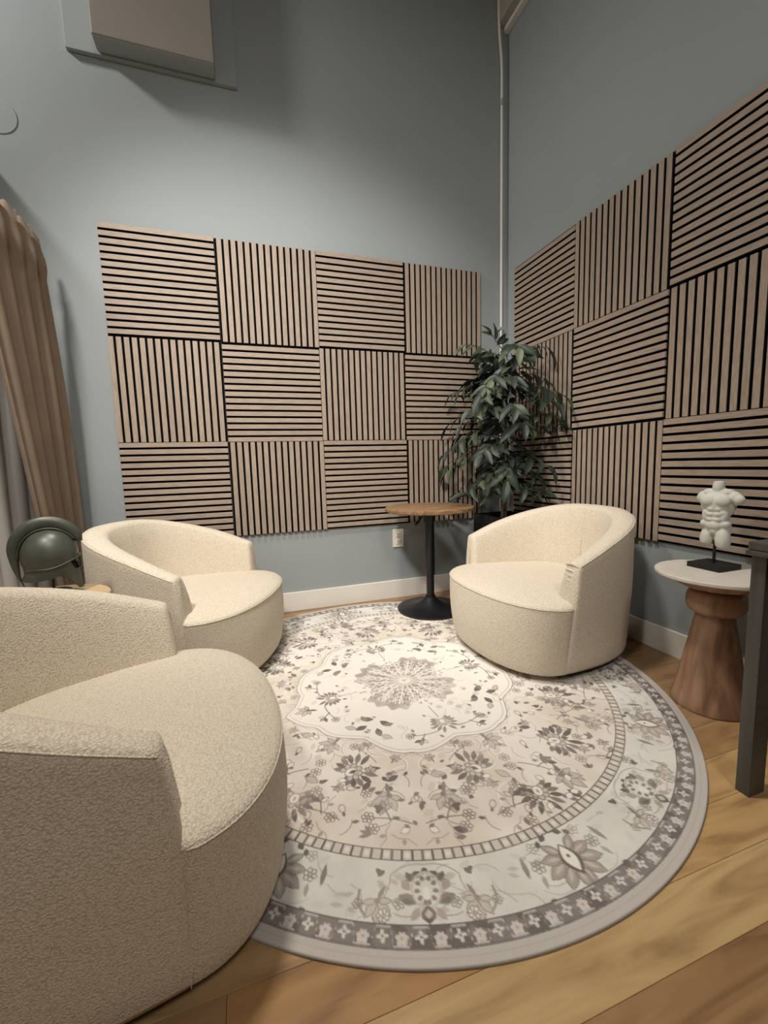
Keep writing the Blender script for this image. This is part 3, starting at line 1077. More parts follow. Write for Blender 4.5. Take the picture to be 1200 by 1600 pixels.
# ------------------------------------------------------------------ swivel barrel chairs
def chair(loc, rz, label, gathers=False):
    ch = tag(empty('swivel_chair', loc, rz), label, 'chair', 'cream boucle swivel chairs around the rug')
    A, AB, HA, HB, ZB_ = 0.427, 0.385, 0.533, 0.712, 0.036
    BD, NE = 0.60, 2.5
    FD = 0.250
    nphi = 96

    def sup(phi, n):
        c, s = math.cos(phi), math.sin(phi)
        return math.copysign(abs(c) ** (2 / n), c), abs(s) ** (2 / n)

    def flare(z):
        t = (z - ZB_) / (0.36 - ZB_)
        return AB + (A - AB) * max(0.0, min(1.0, t)) ** 0.9

    def path(phi):
        x, y = sup(phi, NE)
        return Vector((x, y))
    # even spacing along the U
    raw = [PI * i / 1200 for i in range(1201)]
    pr = [Vector((path(p).x * A, path(p).y * BD)) for p in raw]
    cum = [0.0]
    for i in range(1200):
        cum.append(cum[-1] + (pr[i + 1] - pr[i]).length)
    phis = []
    k = 0
    for i in range(nphi + 1):
        tgt = cum[-1] * i / nphi
        while k < 1200 and cum[k + 1] < tgt:
            k += 1
        k = min(k, 1199)
        f = (tgt - cum[k]) / max(1e-9, cum[k + 1] - cum[k])
        phis.append(raw[k] + (raw[k + 1] - raw[k]) * f)

    def hgt(yf):
        return HA + (HB - HA) * (0.75 * yf + 0.25 * (1 - (1 - yf) ** 2))
    rings = []
    outer_edge = []
    for i, p in enumerate(phis):
        u = path(p)
        yf = u.y
        h = hgt(yf)
        d = 0.002
        pa, pb = path(max(0, p - d)), path(min(PI, p + d))
        tn = Vector(((pb.x - pa.x) * A, (pb.y - pa.y) * BD)).normalized()
        nrm = Vector((-tn.y, tn.x))                       # inward
        if nrm.dot(Vector((-u.x * A, 0.15 - u.y * BD))) < 0:
            nrm = -nrm
        th = 0.074 + 0.036 * yf
        ring = []

        def outer(z):
            f = flare(z)
            return Vector((u.x * (f + (A - f) * 0.6 * u.y), u.y * (BD - 0.3 * (A - f))))

        def add(z, o):
            q = outer(min(z, h)) + nrm * o
            back = max(0.0, min(1.0, (z - 0.36) / 0.2)) * 0.02 * max(0, 1 - yf * 3)
            ring.append(Vector((q.x, q.y + back, z)))
        for t in (0, 0.03, 0.15, 0.3, 0.45, 0.6, 0.75, 0.88, 0.96):
            add(ZB_ + (h - 0.012 - ZB_) * t, 0.004 * (1 - t / 0.03) if t < 0.03 else 0.0)
        add(h - 0.010, 0.0)
        outer_edge.append(ring[-1].copy())
        add(h - 0.003, 0.004)
        add(h + 0.003, 0.012)
        add(h + 0.008, th * 0.45)
        add(h + 0.005, th * 0.75)
        add(h - 0.003, th * 0.92)
        add(h - 0.016, th)
        for t in (0.15, 0.4, 0.7, 1.0):
            z = h - 0.016 + (0.30 - h + 0.016) * t
            add(z, th + 0.035 * t + 0.010 * math.sin(PI * t))
        rings.append(ring)
    # rounded arm fronts
    def cap(ring, sgn):
        c = Vector((0, 0, 0))
        for q in ring:
            c += q
        c /= len(ring)
        out = []
        for (ins, fw) in ((0.006, 0.006), (0.016, 0.010), (0.030, 0.012)):
            rr2 = []
            for q in ring:
                dv = Vector((c.x - q.x, 0, 0))
                dv = dv.normalized() * min(ins, abs(c.x - q.x)) if abs(c.x - q.x) > 1e-6 else dv
                zz = q.z - (ins * 0.8 if q.z > hgt(0) - 0.03 else 0)
                kz = max(0.0, min(1.0, (q.z - ZB_) / 0.05))
                rr2.append(Vector((q.x + dv.x, q.y - fw * kz, zz)))
            out.append(rr2)
        return out
    c0 = cap(rings[0], 1)
    c1 = cap(rings[-1], -1)
    allr = list(reversed(c0)) + rings + c1
    M = len(rings[0])
    vs = [v_ for rg in allr for v_ in rg]
    fs = []
    for i in range(len(allr) - 1):
        for k in range(M - 1):
            fs.append((i * M + k, (i + 1) * M + k, (i + 1) * M + k + 1, i * M + k + 1))
        fs.append((i * M + M - 1, (i + 1) * M + M - 1, (i + 1) * M, i * M))
    fs.append(tuple(range(M)))
    fs.append(tuple((len(allr) - 1) * M + k for k in reversed(range(M))))
    shell = mesh_obj('back_shell', vs, fs, 'boucle', ch, True)
    bm = bmesh.new()
    bm.from_mesh(shell.data)
    bmesh.ops.recalc_face_normals(bm, faces=bm.faces)
    bm.to_mesh(shell.data)
    bm.free()
    tube('piping', [e + Vector((0, 0, 0.002)) for e in outer_edge], 0.0019, 'boucle', shell, 6)
    # stitched centre seam inside the back
    mid = rings[len(rings) // 2]
    tube('seam', [q for q in mid[11:19]], 0.0016, 'boucle', shell, 5)

    # front block
    nth, nz = 72, 12

    def rim(s):
        return 0.341 + 0.008 * s

    def dpt(phi, t):
        """front outline at height fraction t"""
        x, y = sup(phi, 2.25)
        zf = ZB_ + t * (0.35 - ZB_)
        f = flare(zf) - 0.002
        fd = (FD - 0.012 + 0.012 * t) + 0.014 * math.sin(PI * t)
        g_ = max(0.0, 1 - y / 0.16) ** 2
        f -= 0.012 * g_ * min(1.0, t / 0.3)
        if t < 0.06:
            q = 0.004 * (1 - t / 0.06)
            f -= q
            fd -= q
        return Vector((x * f, -y * fd + 0.004))
    vs, fs = [], []
    for i in range(nth + 1):
        ph_ = PI * i / nth
        s = math.sin(ph_)
        zt = rim(s)
        col_ = []
        for t in [0.0, 0.03, 0.06] + [0.06 + 0.94 * (k + 1) / nz for k in range(nz)]:
            q = dpt(ph_, t)
            col_.append(Vector((q.x, q.y, ZB_ + (zt - ZB_) * t)))
        vs += col_
    Mz = len(col_)
    for i in range(nth):
        for k in range(Mz - 1):
            fs.append((i * Mz + k, i * Mz + k + 1, (i + 1) * Mz + k + 1, (i + 1) * Mz + k))
    # close at the back, inside the shell
    fs.append(tuple([k for k in range(Mz)] + [nth * Mz + k for k in reversed(range(Mz))]))
    fs.append(tuple(i * Mz for i in range(nth + 1)))
    sb = mesh_obj('seat_base', vs, fs, 'boucle', ch, True)
    try:
        sb.data.set_sharp_from_angle(angle=math.radians(60))
    except Exception:
        pass
    # seat cushion: crowned top
    nr_, na = 24, 120
    rimpts = []
    for i in range(na):
        a = 2 * PI * i / na
        if a <= PI:                         # rear half
            x, y = sup(a, 2.6)
            e_ = min(1.0, y / 0.55)
            e_ = e_ * e_ * (3 - 2 * e_)
            rimpts.append(Vector((x * (dpt(0, 1.0).x - 0.050 * e_), y * (BD - 0.075) + 0.004, rim(0))))
        else:
            ph_ = 2 * PI - a
            q = dpt(ph_, 1.0)
            s = math.sin(ph_)
            rimpts.append(Vector((q.x, q.y, rim(s))))
    # ease the jump between rear and front outline
    cz = Vector((0, 0.10, 0))
    vs, fs = [], []
    for j in range(nr_):
        rho = 1 - (j / (nr_ - 1)) ** 2.0 * 0.999
        for q in rimpts:
            e = (1 - rho ** 6) ** 0.5
            z = q.z + (0.378 - q.z) * e + 0.012 * (1 - rho ** 2)
            xy = cz + (Vector((q.x, q.y, 0)) - cz) * rho
            vs.append((xy.x, xy.y, z))
    for j in range(nr_ - 1):
        for i in range(na):
            i2 = (i + 1) % na
            fs.append((j * na + i, j * na + i2, (j + 1) * na + i2, (j + 1) * na + i))
    cu = mesh_obj('seat_cushion', vs, fs, 'boucle', ch, True)
    tube('piping', [q + Vector((0, -0.001, 0.0)) for i, q in enumerate(rimpts) if 2 * PI * i / na > PI + 0.02], 0.0020, 'boucle', cu, 6)
    lathe('swivel_base', [(0.0, 0.0), (0.285, 0.0), (0.29, 0.004), (0.29, 0.020), (0.28, 0.026), (0.10, 0.027), (0.10, 0.0375), (0.0, 0.0375)], 'black_plastic', ch, 56, loc=(0, 0.13, 0))
    # dust cover under the upholstery
    vv = [(q.x * 0.985, q.y * 0.985 + 0.002, ZB_ + 0.0015) for q in [rg[0] for rg in rings]] + [(dpt(PI - PI * i / nth, 0).x * 0.98, dpt(PI - PI * i / nth, 0).y * 0.98, ZB_ + 0.0015) for i in range(1, nth)]
    mesh_obj('dust_cover', vv, [tuple(range(len(vv)))], 'dust_cover', ch)
    if gathers:
        # puckered upholstery folds on one arm front
        xo, xi = A - 0.006, A - 0.078
        for n_, z in enumerate((0.520, 0.500, 0.479, 0.459)):
            pts = []
            for t in np.linspace(0, 1, 11):
                xx = xi + (xo - xi) * t
                bow = math.sin(PI * t)
                pts.append((xx - 0.06 * (0.533 - z), -0.004 - 0.002 * bow + 0.02 * (z - 0.36) / 0.2, z + (0.010 * bow if n_ == 0 else 0.004 * bow) - 0.010 * t * n_ / 3))
            tube('gathered_fold', pts, [0.0015 + 0.0060 * math.sin(PI * t) ** 0.7 for t in np.linspace(0.03, 0.97, 11)], 'boucle', shell, 8)
    return ch


chair((-0.691, -1.053, 0.0085), -1.518, 'cream boucle swivel chair before the right wall, nearest the leafy tree', True)
chair((-2.084, -0.624, 0.0085), 1.185, 'cream boucle swivel chair against the back wall, beside the bronze helmet')
chair((-2.163, -1.717, 0.0085), 1.715, 'cream boucle swivel chair closest to viewer, cut off at left')

# ------------------------------------------------------------------ bistro table
bt = tag(empty('bistro_table', (-0.825, -0.345, 0.0088)), 'round wood-topped bistro table on black trumpet pedestal near the corner', 'table')
TZ = 0.69
lathe('tabletop', [(0.0, TZ - 0.026), (0.277, TZ - 0.026), (0.288, TZ - 0.020), (0.290, TZ - 0.012), (0.288, TZ - 0.003), (0.283, TZ), (0.0, TZ)], 'table_wood', bt, 96)
lathe('mounting_plate', [(0.085, TZ - 0.040), (0.10, TZ - 0.034), (0.10, TZ - 0.0265)], 'black_metal', bt, 32)
lathe('upper_column', [(0.0285, 0.235), (0.031, 0.24), (0.031, TZ - 0.041)], 'black_metal', bt, 40)
lathe('lower_column', [(0.0255, 0.06), (0.0255, 0.234)], 'black_metal', bt, 40)
prof = [(0.0, 0.0), (0.215, 0.0), (0.222, 0.004), (0.222, 0.012)]
for t in np.linspace(0.0, 1.0, 14):
    prof.append((0.218 - 0.180 * t ** 0.75, 0.014 + 0.052 * t ** 2.4 + 0.012 * t))
prof += [(0.034, 0.082), (0.034, 0.092), (0.0265, 0.094)]
lathe('trumpet_base', prof, 'black_metal', bt, 80)
lv = tube('height_lever', [(-0.02, -0.0, TZ - 0.045), (-0.05, -0.015, TZ - 0.055), (-0.115, -0.045, TZ - 0.105)], 0.006, 'black_metal', bt, 8)
tube('lever_grip', [(-0.095, -0.036, TZ - 0.0895), (-0.118, -0.0465, TZ - 0.1075)], 0.009, 'black_plastic', lv, 8)

# ------------------------------------------------------------------ pedestal side tables
def side_table(loc, label, top_mat, body_mat, H, R_):
    st_ = tag(empty('pedestal_side_table', loc), label, 'side table')
    lathe('tabletop', [(0.0, H - 0.016), (R_ - 0.004, H - 0.016), (R_, H - 0.012), (R_, H - 0.003), (R_ - 0.003, H), (0.0, H)], top_mat, st_, 80)
    lathe('dish_support', [(0.0, H - 0.068), (0.080, H - 0.066), (0.115, H - 0.056), (R_ - 0.055, H - 0.036), (R_ - 0.035, H - 0.0165), (0.0, H - 0.0165)], body_mat, st_, 64)
    prof = [(0.0, H - 0.165), (0.060, H - 0.165)]
    for t in np.linspace(-1, 1, 11):
        prof.append((0.070 + 0.027 * math.sqrt(max(0, 1 - t * t)) ** 0.9, H - 0.116 + 0.047 * t))
    prof.append((0.0, H - 0.0685))
    lathe('knop', prof, body_mat, st_, 64)
    prof = [(0.0, 0.0), (0.128, 0.0), (0.132, 0.004)]
    for t in np.linspace(0, 1, 12):
        prof.append((0.132 - 0.070 * t ** 0.88, 0.006 + (H - 0.172) * t))
    prof.append((0.0, H - 0.1655))
    lathe('flared_base', prof, body_mat, st_, 64)
    return st_


side_table((-0.250, -1.746, 0.0), 'stone-topped pedestal side table with walnut hourglass base at right wall', 'stone_top', 'walnut', 0.535, 0.205)
side_table((-2.645, -1.105, 0.0), 'light wooden pedestal side table tucked between the two left chairs', 'light_wood', 'light_wood', 0.545, 0.19)


# ------------------------------------------------------------------ torso sculpture
def remeshed(name, blobs, voxel, mat, parent, smooth_it=4, loc=None, rot=None, cuts=()):
    """blobs: (center, radii, rotation euler) ellipsoids fused into one continuous surface"""
    bm = bmesh.new()
    for c, r_, e in blobs:
        mt = Matrix.Translation(c) @ (Matrix.Rotation(e[2], 4, 'Z') @ Matrix.Rotation(e[1], 4, 'Y') @ Matrix.Rotation(e[0], 4, 'X')) @ Matrix.Diagonal((*r_, 1))
        bmesh.ops.create_icosphere(bm, subdivisions=4, radius=1.0, matrix=mt)
    me = bpy.data.meshes.new(name)
    bm.to_mesh(me)
    bm.free()
    o = bpy.data.objects.new(name, me)
    COL.objects.link(o)
    md = o.modifiers.new('r', 'REMESH')
    md.mode = 'VOXEL'
    md.voxel_size = voxel
    md2 = o.modifiers.new('s', 'SMOOTH')
    md2.factor = 0.5
    md2.iterations = smooth_it
    dg = bpy.context.evaluated_depsgraph_get()
    me2 = bpy.data.meshes.new_from_object(o.evaluated_get(dg))
    bpy.data.objects.remove(o)
    bm = bmesh.new()
    bm.from_mesh(me2)
    for (co, no) in cuts:
        geom = bm.verts[:] + bm.edges[:] + bm.faces[:]
        r_ = bmesh.ops.bisect_plane(bm, geom=geom, plane_co=co, plane_no=no, clear_outer=True)
        es = [g for g in r_['geom_cut'] if isinstance(g, bmesh.types.BMEdge)]
        bmesh.ops.contextual_create(bm, geom=es) if False else bmesh.ops.holes_fill(bm, edges=es)
    bm.to_mesh(me2)
    bm.free()
    me2.name = name
    me2.polygons.foreach_set('use_smooth', [True] * len(me2.polygons))
    try:
        me2.set_sharp_from_angle(angle=math.radians(50))
    except Exception:
        pass
    me2.materials.clear()
    me2.materials.append(MATS[mat])
    return link(name, me2, parent, loc, rot)


ts_ = tag(empty('torso_sculpture', (-0.205, -1.700, 0.5355), 0.0), 'white classical male torso sculpture on black stand, on stone-topped side table', 'sculpture')
box_obj('plinth', -0.062, 0.062, -0.062, 0.062, 0.0, 0.020, 'black_plastic', ts_, 0.0015)
lathe('rod', [(0.0055, 0.0195), (0.0055, 0.13)], 'black_metal', ts_, 16)
Z0 = 0.090
B = []


def bl(x, y, z, rx, ry, rz, ex=0, ey=0, ez=0):
    B.append(((x * 0.86, y, z + Z0), (rx * 0.9, ry, rz), (ex, ey, ez)))


# core (front is -y), height 0.25
bl(0, 0.004, 0.165, 0.060, 0.036, 0.055)          # rib cage
bl(0, 0.004, 0.120, 0.046, 0.031, 0.050)          # waist
bl(0.002, 0.006, 0.075, 0.052, 0.034, 0.036)          # hips
bl(0, 0.010, 0.205, 0.050, 0.026, 0.024)          # shoulders yoke
bl(-0.028, 0.006, 0.207, 0.030, 0.020, 0.016, 0, 0.35, 0)
bl(0.028, 0.006, 0.207, 0.030, 0.020, 0.016, 0, -0.35, 0)
bl(0, 0.004, 0.232, 0.022, 0.021, 0.034)          # neck
# pectorals
bl(-0.027, -0.022, 0.180, 0.031, 0.017, 0.024, 0, 0.15, 0)
bl(0.027, -0.022, 0.180, 0.031, 0.017, 0.024, 0, -0.15, 0)
# shoulders and arm stumps
bl(-0.060, 0.006, 0.190, 0.021, 0.022, 0.026, 0, 0.35, 0)
bl(0.062, 0.006, 0.192, 0.024, 0.023, 0.024, 0, -0.4, 0)
bl(0.078, 0.000, 0.184, 0.022, 0.020, 0.020, 0, 0.3, 0)
# lats
bl(-0.047, 0.010, 0.158, 0.018, 0.022, 0.040, 0, -0.16, 0)
bl(0.049, 0.010, 0.158, 0.018, 0.022, 0.042, 0, 0.2, 0)
# abdomen
for sx in (-1, 1):
    bl(sx * 0.0135, -0.024, 0.146, 0.0135, 0.010, 0.011)
    bl(sx * 0.0135, -0.025, 0.126, 0.0130, 0.010, 0.0105)
    bl(sx * 0.0125, -0.025, 0.106, 0.0125, 0.0095, 0.0105)
    bl(sx * 0.034, -0.010, 0.118, 0.016, 0.018, 0.030, 0, sx * 0.15, 0)
    bl(sx * 0.040, -0.006, 0.088, 0.018, 0.022, 0.016, 0, sx * 0.4, 0)     # hip flange
    bl(sx * 0.030, -0.020, 0.132, 0.012, 0.010, 0.010)
bl(0, -0.020, 0.082, 0.030, 0.016, 0.020)         # lower belly
bl(0, -0.018, 0.060, 0.016, 0.014, 0.016)
# glutes and thighs
bl(-0.024, 0.022, 0.062, 0.028, 0.024, 0.028)
bl(0.024, 0.022, 0.062, 0.028, 0.024, 0.028)
bl(-0.031, 0.002, 0.032, 0.027, 0.030, 0.046, 0, 0.10, 0)
bl(0.031, -0.006, 0.026, 0.028, 0.030, 0.052, 0, -0.04, 0)
TROT = math.radians(-76)
ob = remeshed('torso', B, 0.0026, 'plaster', ts_, 7, rot=(0, 0, TROT), cuts=(((0, 0, 0.252 + Z0), (0.05, -0.12, 1)), ((-0.0, 0, 0.004 + Z0), (-0.18, 0, -1)), ((0.098, 0, 0.19 + Z0), (1, 0, 0.1))))
ob['label'] = 'white plaster torso'


# ------------------------------------------------------------------ bronze helmet
hm = tag(empty('bronze_helmet', (-2.640, -1.052, 0.546), math.radians(12)), 'dark bronze crested ancient helmet on stand between the left chairs', 'helmet')
hm.scale = (0.88, 0.90, 0.95)
lathe('stand_base', [(0.0, 0.0), (0.060, 0.0), (0.062, 0.003), (0.062, 0.012), (0.058, 0.015), (0.0, 0.015)], 'black_metal', hm, 40)
lathe('stand_rod', [(0.006, 0.0152), (0.006, 0.20)], 'black_metal', hm, 14)
# helmet front points to local +x
NA, NV = 96, 40
HZ = 0.155


def bottom(a):
    """lower rim height by angle (0 = face)"""
    a = abs(a)
    pts = [(0.0, -0.138), (0.30, -0.136), (0.55, -0.118), (0.85, -0.088), (1.15, -0.075), (1.6, -0.082), (2.2, -0.088), (2.7, -0.088), (PI, -0.090)]
    for (a0, z0), (a1, z1) in zip(pts[:-1], pts[1:]):
        if a <= a1:
            t = (a - a0) / (a1 - a0)
            t = t * t * (3 - 2 * t)
            return z0 + (z1 - z0) * t
    return pts[-1][1]


def hsurf(a, t, off=0.0):
    zb = bottom(a)
    zt = 0.098
    z = zt + (zb - zt) * t
    if z > 0:
        r_ = math.sqrt(max(0.0, 1 - (z / zt) ** 2))
    else:
        r_ = 1 - 0.10 * min(1, -z / 0.06) ** 1.5 + 0.06 * max(0, (-z - 0.06) / 0.07)
        if abs(a) > 2.2:
            r_ += 0.10 * max(0, (-z - 0.045) / 0.04) * (abs(a) - 2.2)
        if z > -0.03 and z < 0:
            pass
    if -0.052 < z - 0.02 * math.cos(a) < -0.012:
        r_ *= 0.985
    rx, ry = 0.096, 0.080
    fr_ = 1.0 + 0.10 * max(0, math.cos(a)) ** 6 * max(0, min(1, -z / 0.05))
    return Vector(((rx * r_ * fr_ + off * (r_ > 0.05)) * math.cos(a), (ry * r_ + off * (r_ > 0.05)) * math.sin(a), z + off * 0.3))


vs, fs = [], []
for layer, off in enumerate((0.0, -0.0045)):
    for j in range(NV + 1):
        t = (j / NV) ** 0.85
        t = max(t, 0.002)
        for i in range(NA):
            a = -PI + 2 * PI * i / NA
            vs.append(hsurf(a, t, off))


def hole(a, z):
    a = abs(a)
    if a < 0.055 and z < -0.045:
        return False if z > -0.050 else a > -1 and z < -0.058
    # almond eye
    if ((a - 0.42) / 0.27) ** 2 + ((z + 0.040 - 0.05 * (a - 0.42)) / (0.016)) ** 2 < 1:
        return True
    return False


NVV = (NV + 1) * NA
edges = {}
keep = []
for j in range(NV):
    for i in range(NA):
        i2 = (i + 1) % NA
        q = (j * NA + i, j * NA + i2, (j + 1) * NA + i2, (j + 1) * NA + i)
        c = sum((vs[k] for k in q), Vector()) / 4
        a = -PI + 2 * PI * (i + 0.5) / NA
        if hole(a, c.z):
            continue
        keep.append(q)
for q in keep:
    fs.append(q)
    fs.append(tuple(NVV + k for k in reversed(q)))
    for k in range(4):
        e = (q[k], q[(k + 1) % 4])
        if (e[1], e[0]) in edges:
            del edges[(e[1], e[0])]
        else:
            edges[e] = 1
for (p_, q_) in edges:
    fs.append((q_, p_, p_ + NVV, q_ + NVV))
shell = mesh_obj('helmet_shell', vs, fs, 'bronze', hm, True, loc=(0, 0, HZ))
try:
    shell.data.set_sharp_from_angle(angle=math.radians(45))
except Exception:
    pass
# brow ridge running round both sides
for s in (-1, 1):
    pts = []
    for t in np.linspace(0, 1, 26):
        a = s * (0.12 + t * 2.5)
        z = -0.012 - 0.040 * t ** 0.7 + 0.004 * math.sin(t * 9)
        zb = bottom(a)
        tt = (0.098 - z) / (0.098 - zb)
        pts.append(hsurf(a, tt, 0.001))
    tube('brow_ridge', pts, 0.0032, 'bronze', shell, 6)
# nose guard
pts = [hsurf(0, t, 0.003) for t in np.linspace(0.44, 0.66, 8)]
tube('nose_guard', pts, [0.006, 0.007, 0.007, 0.007, 0.006, 0.006, 0.005, 0.004], 'bronze', shell, 8)
# crest: thick curved blade from brow over the crown down behind the neck
outer, inner = [], []
for t in np.linspace(0, 1, 40):
    ang = math.radians(28 + t * 178)
    ri = 0.104
    pi_ = Vector((0.097 * math.cos(ang), 0, 0.097 * math.sin(ang)))
    wd = 0.012 + 0.036 * math.sin(PI * min(1, t * 0.92 + 0.12)) ** 0.6
    po = Vector(((0.097 + wd) * math.cos(ang) * 1.02, 0, (0.097 + wd) * math.sin(ang)))
    if t > 0.82:
        f = (t - 0.82) / 0.18
        pi_ = pi_ + Vector((-0.010 * f, 0, -0.065 * f))
        po = po + Vector((0.012 * f, 0, -0.078 * f))
    inner.append(pi_)
    outer.append(po)
outer[0] = inner[0] + Vector((0.026, 0, -0.002))
vs, fs = [], []
for pi_, po in zip(inner, outer):
    md_ = (pi_ + po) / 2
    for (p_, w_) in ((pi_, 0.006), (md_, 0.010), (po, 0.009), (po + (po - pi_) * 0.06, 0.0)):
        vs.append(p_ + Vector((0, w_, 0)))
    for (p_, w_) in ((po, 0.009), (md_, 0.010), (pi_, 0.006)):
        vs.append(p_ - Vector((0, w_, 0)))
Mr = 7
for i in range(len(inner) - 1):
    for k in range(Mr):
        k2 = (k + 1) % Mr
        fs.append((i * Mr + k, i * Mr + k2, (i + 1) * Mr + k2, (i + 1) * Mr + k))
fs.append(tuple(range(Mr - 1, -1, -1)))
fs.append(tuple((len(inner) - 1) * Mr + k for k in range(Mr)))
cr = mesh_obj('crest', vs, fs, 'bronze', hm, True, loc=(0, 0, HZ))
for s in (-1, 1):
    pts = [p_ + (o_ - p_) * 0.10 + Vector((0, s * 0.0095, 0)) for p_, o_ in zip(inner, outer)]
    tube('crest_rib', pts[1:34], 0.0028, 'bronze', cr, 6)
# dark lining so the openings read as hollow
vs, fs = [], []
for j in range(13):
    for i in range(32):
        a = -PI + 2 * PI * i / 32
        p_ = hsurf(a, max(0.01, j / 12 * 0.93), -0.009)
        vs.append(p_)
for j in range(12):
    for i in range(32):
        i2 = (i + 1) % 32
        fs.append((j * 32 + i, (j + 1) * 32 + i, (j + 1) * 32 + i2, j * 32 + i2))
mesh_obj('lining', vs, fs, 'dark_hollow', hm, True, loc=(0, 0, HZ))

# ------------------------------------------------------------------ dark table at the right edge
dt = tag(empty('console_table', (-0.335, -2.55, 0.0)), 'dark wooden table at right edge, only its leg and corner in view', 'table')
box_obj('tabletop', -0.322, 0.300, -0.47, 0.470, 0.722, 0.745, 'dark_table', dt, 0.003)
box_obj('edge_moulding', -0.326, 0.302, -0.474, 0.474, 0.708, 0.721, 'dark_table', dt, 0.003)
for (xa, ya) in ((-0.305, 0.433), (0.235, 0.433), (-0.305, -0.468), (0.235, -0.468)):
    box_obj('leg', xa, xa + 0.066, ya, ya + 0.036, 0.0, 0.7075, 'dark_table', dt, 0.002)
box_obj('apron', -0.238, 0.234, 0.440, 0.458, 0.63, 0.7075, 'dark_table', dt, 0.001)
box_obj('apron', -0.238, 0.234, -0.458, -0.440, 0.63, 0.7075, 'dark_table', dt, 0.001)
box_obj('apron', -0.290, -0.272, -0.430, 0.430, 0.63, 0.7075, 'dark_table', dt, 0.001)
box_obj('apron', 0.250, 0.268, -0.430, 0.430, 0.63, 0.7075, 'dark_table', dt, 0.001)


# ------------------------------------------------------------------ curtains
def curtain(name, y_a, y_b, x0, folds, amp, ztop, zbot, mat, ruffle, seed, thick, flare_y=(0.0, 0.0)):
    r_ = random.Random(seed)
    ny, nz = folds * 14, 44
    ph = [r_.uniform(-0.5, 0.5) for _ in range(folds + 2)]
    am = [r_.uniform(0.65, 1.2) for _ in range(folds + 2)]
    vs, fs = [], []
    for j in range(nz + 1):
        t = j / nz
        z = ztop + (zbot - ztop) * t
        for i in range(ny + 1):
            s = i / ny
            k = s * folds
            ki = int(k)
            f = k - ki
            a_ = am[ki] * (1 - f) + am[ki + 1] * f
            p_ = ph[ki] * (1 - f) + ph[ki + 1] * f
            tight = 0.55 + 0.45 * min(1, t * 3)
            x = x0 + amp * a_ * tight * math.sin(2 * PI * k + p_ * (0.4 + t)) + 0.012 * math.sin(3 * t + k)
            y = y_a + (y_b - y_a) * s + 0.010 * math.cos(2 * PI * k) * tight + (flare_y[0] * (1 - s) + flare_y[1] * s) * t
            zz = z
            if ruffle and t < 0.05:
                zz += 0.012 * math.sin(2 * PI * k * 2 + 1.0)
            if ruffle and 0.03 < t < 0.07:
                x += 0.010
            vs.append((x, y, zz))
    for j in range(nz):
        for i in range(ny):
            a0 = j * (ny + 1) + i
            fs.append((a0, a0 + 1, a0 + ny + 2, a0 + ny + 1))
    o = mesh_obj(name, vs, fs, mat, None, True)
    md = o.modifiers.new('thickness', 'SOLIDIFY')
    md.thickness = thick
    md.offset = 0
    return o


dr = curtain('drape', -0.20, -0.80, -2.862, 5, 0.027, 2.14, 0.02, 'drape', True, 4, 0.003, (0.17, 0.40))
tag(dr, 'taupe floor-length drape hanging at left beside the back wall', 'curtain')
sh = curtain('sheer_curtain', -0.16, -2.10, -2.995, 13, 0.013, 2.12, 0.02, 'sheer', False, 9, 0.002)
tag(sh, 'white sheer curtain hanging behind the taupe drape', 'curtain')
rd = tag(empty('curtain_rod', (-2.938, -1.2, 2.135)), 'slim curtain rod carrying the taupe drape', 'curtain rod')
tube('rod', [(0, 1.15, 0), (0, -1.3, 0)], 0.008, 'black_metal', rd, 10)
for yy in (1.12, -1.25):
    tube('bracket', [(-0.181, yy, 0.0), (0, yy, 0.0)], 0.006, 'black_metal', rd, 8)

# ------------------------------------------------------------------ potted tree
pt = tag(empty('potted_tree', (-0.272, -0.365, 0.0)), 'tall leafy artificial tree in black square planter in the corner', 'plant')
bm = bmesh.new()
PWD, PH = 0.148, 0.615
for (xa, xb, ya, yb) in ((-PWD, PWD, -PWD, -PWD + 0.016), (-PWD, PWD, PWD - 0.016, PWD), (-PWD, -PWD + 0.016, -PWD + 0.016, PWD - 0.016), (PWD - 0.016, PWD, -PWD + 0.016, PWD - 0.016)):
    add_box(bm, xa, xb, ya, yb, 0.0, PH, 0.0)
bm_obj('planter', bm, 'black_plastic', pt)
box_obj('soil', -PWD + 0.0165, PWD - 0.0165, -PWD + 0.0165, PWD - 0.0165, 0.45, 0.565, 'soil', pt, 0.004)


def leaf_mesh(name, L, W, droop, fold, seed):
    n, m_ = 8, 2
    vs, fs = [], []
    for i in range(n + 1):
        t = i / n
        wv = W * (math.sin(PI * min(1, t ** 0.80)) ** 0.85) * (1 - 0.25 * t) + 0.0008
        z = -droop * t * t
        x = L * t * (1 - 0.25 * droop / L * t)
        for k in range(-m_, m_ + 1):
            s = k / m_
            vs.append((x, wv * s, z + fold * wv * abs(s) ** 1.3 + 0.002 * math.sin(6 * t + 2 * s + seed)))
    w_ = 2 * m_ + 1
    for i in range(n):
        for k in range(w_ - 1):
            a0 = i * w_ + k
            fs.append((a0, a0 + w_, a0 + w_ + 1, a0 + 1))
    # petiole
    base = len(vs)
    for (x, z) in ((-0.022, 0.004), (0.004, 0.0)):
        vs += [(x, -0.0012, z), (x, 0.0012, z), (x, 0, z - 0.002)]
    for k in range(3):
        k2 = (k + 1) % 3
        fs.append((base + k, base + k2, base + 3 + k2, base + 3 + k))
    me = bpy.data.meshes.new(name)
    me.from_pydata(vs, [], fs)
    me.polygons.foreach_set('use_smooth', [True] * len(me.polygons))
    me.materials.append(MATS['leaf_green'])
    return me


